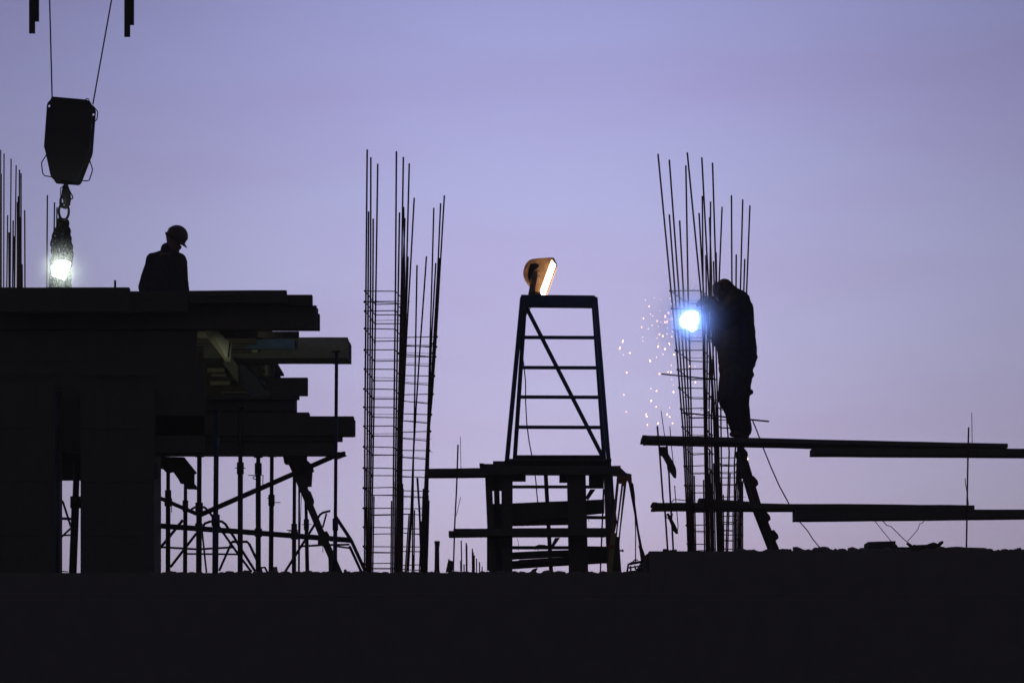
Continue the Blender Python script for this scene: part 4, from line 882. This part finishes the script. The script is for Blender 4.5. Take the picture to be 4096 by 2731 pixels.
jk = [ (h(345,235),h(420,290),78*u,90*u,.9), (h(350,330),h(430,370),120*u,108*u,.95), (h(400,380),h(380,690),140*u,165*u,.75), (h(380,690),h(395,800),168*u,176*u,.72), (h(300,500),h(330,720),110*u,120*u,.75), (h(470,420),h(480,600),68*u,72*u,.9), (h(480,600),h(500,800),72*u,72*u,.9), (h(395,800),h(380,960),165*u,148*u,.72),
       (h(370,345,-.12),h(250,520,-.24),82*u,62*u), (h(250,520,-.24),w1+Vector((.03,.02,0)),64*u,44*u), (h(340,345,-.05),h(220,465,-.18),80*u,60*u), (h(220,465,-.18),w2+Vector((.03,.02,0)),62*u,42*u), (h(240,420),h(245,640),82*u,92*u,.6), (h(290,640),h(330,860),100*u,110*u,.6), (h(505,780),h(562,800),30*u,13*u), (h(470,850),h(515,860),50*u,40*u) ]
fleshed('jacket', jk, CLOTH, p2, .011, 3, .018, .009)
tj = [ (h(370,900),h(385,1010),152*u,138*u,.75), (h(480,930),h(505,960),45*u,34*u), (h(370,1000,-.05),h(318,1220,-.1),130*u,98*u,.9), (h(318,1220,-.1),fx(378,zb+.12,-.1),80*u,56*u), (h(400,1000,.05),h(415,1240,.08),120*u,86*u,.9), (h(415,1240,.08),fx(465,zb+.12,.08),84*u,60*u), (h(440,1100,.1),h(518,1112,.1),44*u,20*u), (h(300,960),h(278,1180),70*u,66*u,.8) ]
fleshed('trousers', tj, TROU, p2, .011, 3, .016, .011)
for x,o in ((385,-.1),(468,.08)):
    fleshed('boot', [(fx(x,zb+.13,o),fx(x,zb+.055,o),.058,.052),(fx(x,zb+.048,o),Vector((h(x,0).x-.07,dv+o-.10,zb+.036)),.046,.034)], LEATH, p2, .012, 2)
for hh in (hand(w1, arc_c-w1, Vector((0,0,1)), 1.05), hand(w2, Vector((-1,-.6,-.3)), Vector((0,.3,1)), 1.05)):
    fleshed('glove', [(a_,b_,c_*1.3,d_*1.3) for a_,b_,c_,d_ in hh], LEATH, p2, .007, 2)
fleshed('hood', [(h(272,155),h(285,168),78*u,76*u),(h(225,165),h(214,255),60*u,48*u),(h(300,170),h(360,235),66*u,70*u),(h(285,165),h(335,215),70*u,66*u),(h(200,135),h(165,136),14*u,8*u),(h(200,150),h(188,128),16*u,8*u)], LEATH, p2, .008, 2, .006)
MB().prism([h(185,125,-.10),h(160,145,-.10),h(156,200,-.10),h(168,262,-.10),h(205,328,-.10),h(225,310,-.10),h(205,230,-.10),h(222,150,-.10)], .2).build('face_shield', mat('welding_visor', (.05,.06,.08), (.09,.10,.13), 20, .25, 0, 0), p2)
MB().prism([h(162,250,-.11),h(178,246,-.11),h(212,290,-.11),h(206,334,-.11),h(184,326,-.11)], .22).build('shield_glint', mat('pale_arc_glint', (.35,.36,.40), (.5,.5,.55), 20, .4, 0, 0), p2)  # added pale piece paints the arc's glint on the mask edge
eh = thing('electrode_holder', 'electrode holder in the welder\'s glove pointing at the arc', 'electrode holder', tuple(w1))
MB().tube([w1+Vector((.02,.02,-.01)), w1+(arc_c-w1)*.32], .014, 8).build('handle', LEATH, eh, True)
MB().tube([w1+(arc_c-w1)*.3, arc_c], .003, 6).build('electrode', STEEL, eh, True)

# ================================================================== THE ARC, ITS FUMES AND SPARKS
ac = thing('welding_arc', 'blinding blue-white welding arc inside the left part of the cage', 'welding arc', tuple(arc_c))
MB().ball(arc_c, .10, .09, .095, 16, 10, jit=.14).ball(arc_c+Vector((.05,.0,.05)), .05, .05, .045, 10, 7, jit=.2).ball(arc_c+Vector((-.06,.0,-.03)), .045, .04, .05, 10, 7, jit=.2).ball(arc_c+Vector((.03,.0,-.07)), .05, .04, .05, 10, 7, jit=.2).build('arc_core', emat('arc_plasma', (.17,.33,1), 36), ac, True)
pl = bpy.data.lights.new('arc_light', 'POINT'); pl.energy = 300; pl.color = (.06,.15,1); pl.shadow_soft_size = .05
po = bpy.data.objects.new('arc_light', pl); sc.collection.objects.link(po); po.parent = ac; po.location = (0,-.03,0)
puff('welding_smoke', 'thin welding smoke round the arc lit blue from inside', arc_c, .7, 8.5, (.9,.95,1), 'smoke')
SP = [(318,362),(353,423),(366,497),(390,515),(299,540),(430,565),(458,525),(281,623),(382,605),(442,617),(292,720),(99,760),(71,825),(167,873),(452,692),(485,708),(526,688),(430,730),(572,714),(440,810),(507,834),(549,785),(487,885),
      (425,913),(363,948),(594,887),(567,991),(452,1074),(536,1055),(565,1056),(137,1061),(572,1128),(587,1180),(371,1217),(425,1238),(588,1248),(108,1276),(373,1333),(422,1392),(551,1400),(134,1440),(325,1462),(330,1482),(527,1464),
      (552,1488),(440,1550),(581,1550),(338,1560),(522,455),(540,488),(509,520),(535,543),(572,545),(507,575),(486,590),(528,570),(525,586),(550,594),(574,596),(595,635),(580,665),(798,710),(800,1153),(744,1000),(796,1003),(668,788),
      (722,712),(700,715),(555,345),(565,400),(461,358),(458,465),(745,1000),(805,1440),(795,1470),(928,1420),(405,340),(465,575),(533,630),(555,553),(604,516),(612,550),(345,640),(105,890),(445,775),(294,758),(860,1460)]
SP2 = [(694,462),(518,517),(1064,567),(685,912),(95,238),(198,222),(338,222)]
em_s = emat('spark_glow', (1,.50,.28), 5); em_s2 = emat('spark_glow_small', (1,.6,.40), 3)
smesh = {}
def spark(k,x,y,s):
    s = round(s*random.choice((.6,.8,1,1.2)),1)
    d = 30.6+random.uniform(-.5,.3); c = P(k,x,y,d); key = (s, random.randrange(4))
    if key not in smesh:
        m_ = MB(); r = .0060*s; q = key[1]; m_.ball((0,0,0), r*(1,1.5,.8,.9)[q], r, r*(1.6,.9,2.4,1.2)[q], 6, 5); me = bpy.data.meshes.new('spark'); me.from_pydata(m_.v,[],m_.f); me.materials.append(em_s if s > .7 else em_s2); smesh[key] = me
    o = bpy.data.objects.new('spark', smesh[key]); sc.collection.objects.link(o); o.location = c; o.rotation_euler = (0, random.uniform(-.6,.6), 0)
    o['label'] = 'tiny glowing spark flying or falling from the welding arc'; o['category'] = 'spark'; o['group'] = 'sparks from the welding arc'
for i,(x,y) in enumerate(SP): spark(15,x,y,1.0 if (y > 600 or i % 3) and i < 66 else .6)
for x,y in SP2: spark(16,x,y,1.0)

# ================================================================== ASSUMED LAMP, OUT OF SIGHT UNDER THE DECK
dz = Vector((-3.78, 30.66, 6.02))
hl_ = thing('assumed_site_lamp', 'small assumed work lamp, unseen near the wide black column under the deck, added to light the boards', 'lamp', tuple(dz))  # unseen lamp, assumed from the lit boards and added to light them
MB().box(dz.x-.08, dz.x+.0, dz.y-.08, dz.y+.08, dz.z-.06, dz.z+.06).build('housing', STEEL, hl_)
MB().box(dz.x+.002, dz.x+.008, dz.y+.0, dz.y+.07, dz.z-.02, dz.z+.02).build('lens', emat('assumed_lens_green_white', (.9,1,.7), 6), hl_)
s_ = bpy.data.lights.new('assumed_lamp_beam', 'SPOT'); s_.energy = 22; s_.color = (.95,1,.72); s_.spot_size = math.radians(70); s_.spot_blend = .6; s_.shadow_soft_size = .05  # spot of the assumed lamp, aimed at the formwork boards
s2 = bpy.data.objects.new('assumed_lamp_beam', s_); sc.collection.objects.link(s2); s2.parent = hl_; s2.location = (.03,0,0)
s2.rotation_euler = (Vector((-2.9,33.2,6.25))-dz).to_track_quat('-Z','Y').to_euler()

# ================================================================== ADDED HAZE THAT LIFTS THE BLACKS
hm = bpy.data.materials.new('black_lift_haze'); hm.use_nodes = True; t = hm.node_tree; t.nodes.clear()
o_ = t.nodes.new('ShaderNodeOutputMaterial'); v_ = t.nodes.new('ShaderNodeVolumePrincipled'); t.links.new(v_.outputs[0], o_.inputs['Volume'])
v_.inputs['Color'].default_value = (1,.93,.64,1); v_.inputs['Density'].default_value = .0021
hz = MB().box(-305,305,-205,505,-2,17).build('haze', hm); hz['kind'] = 'stuff'; hz['label'] = 'thin haze added over the whole site to lift the blacks'; hz['category'] = 'haze'
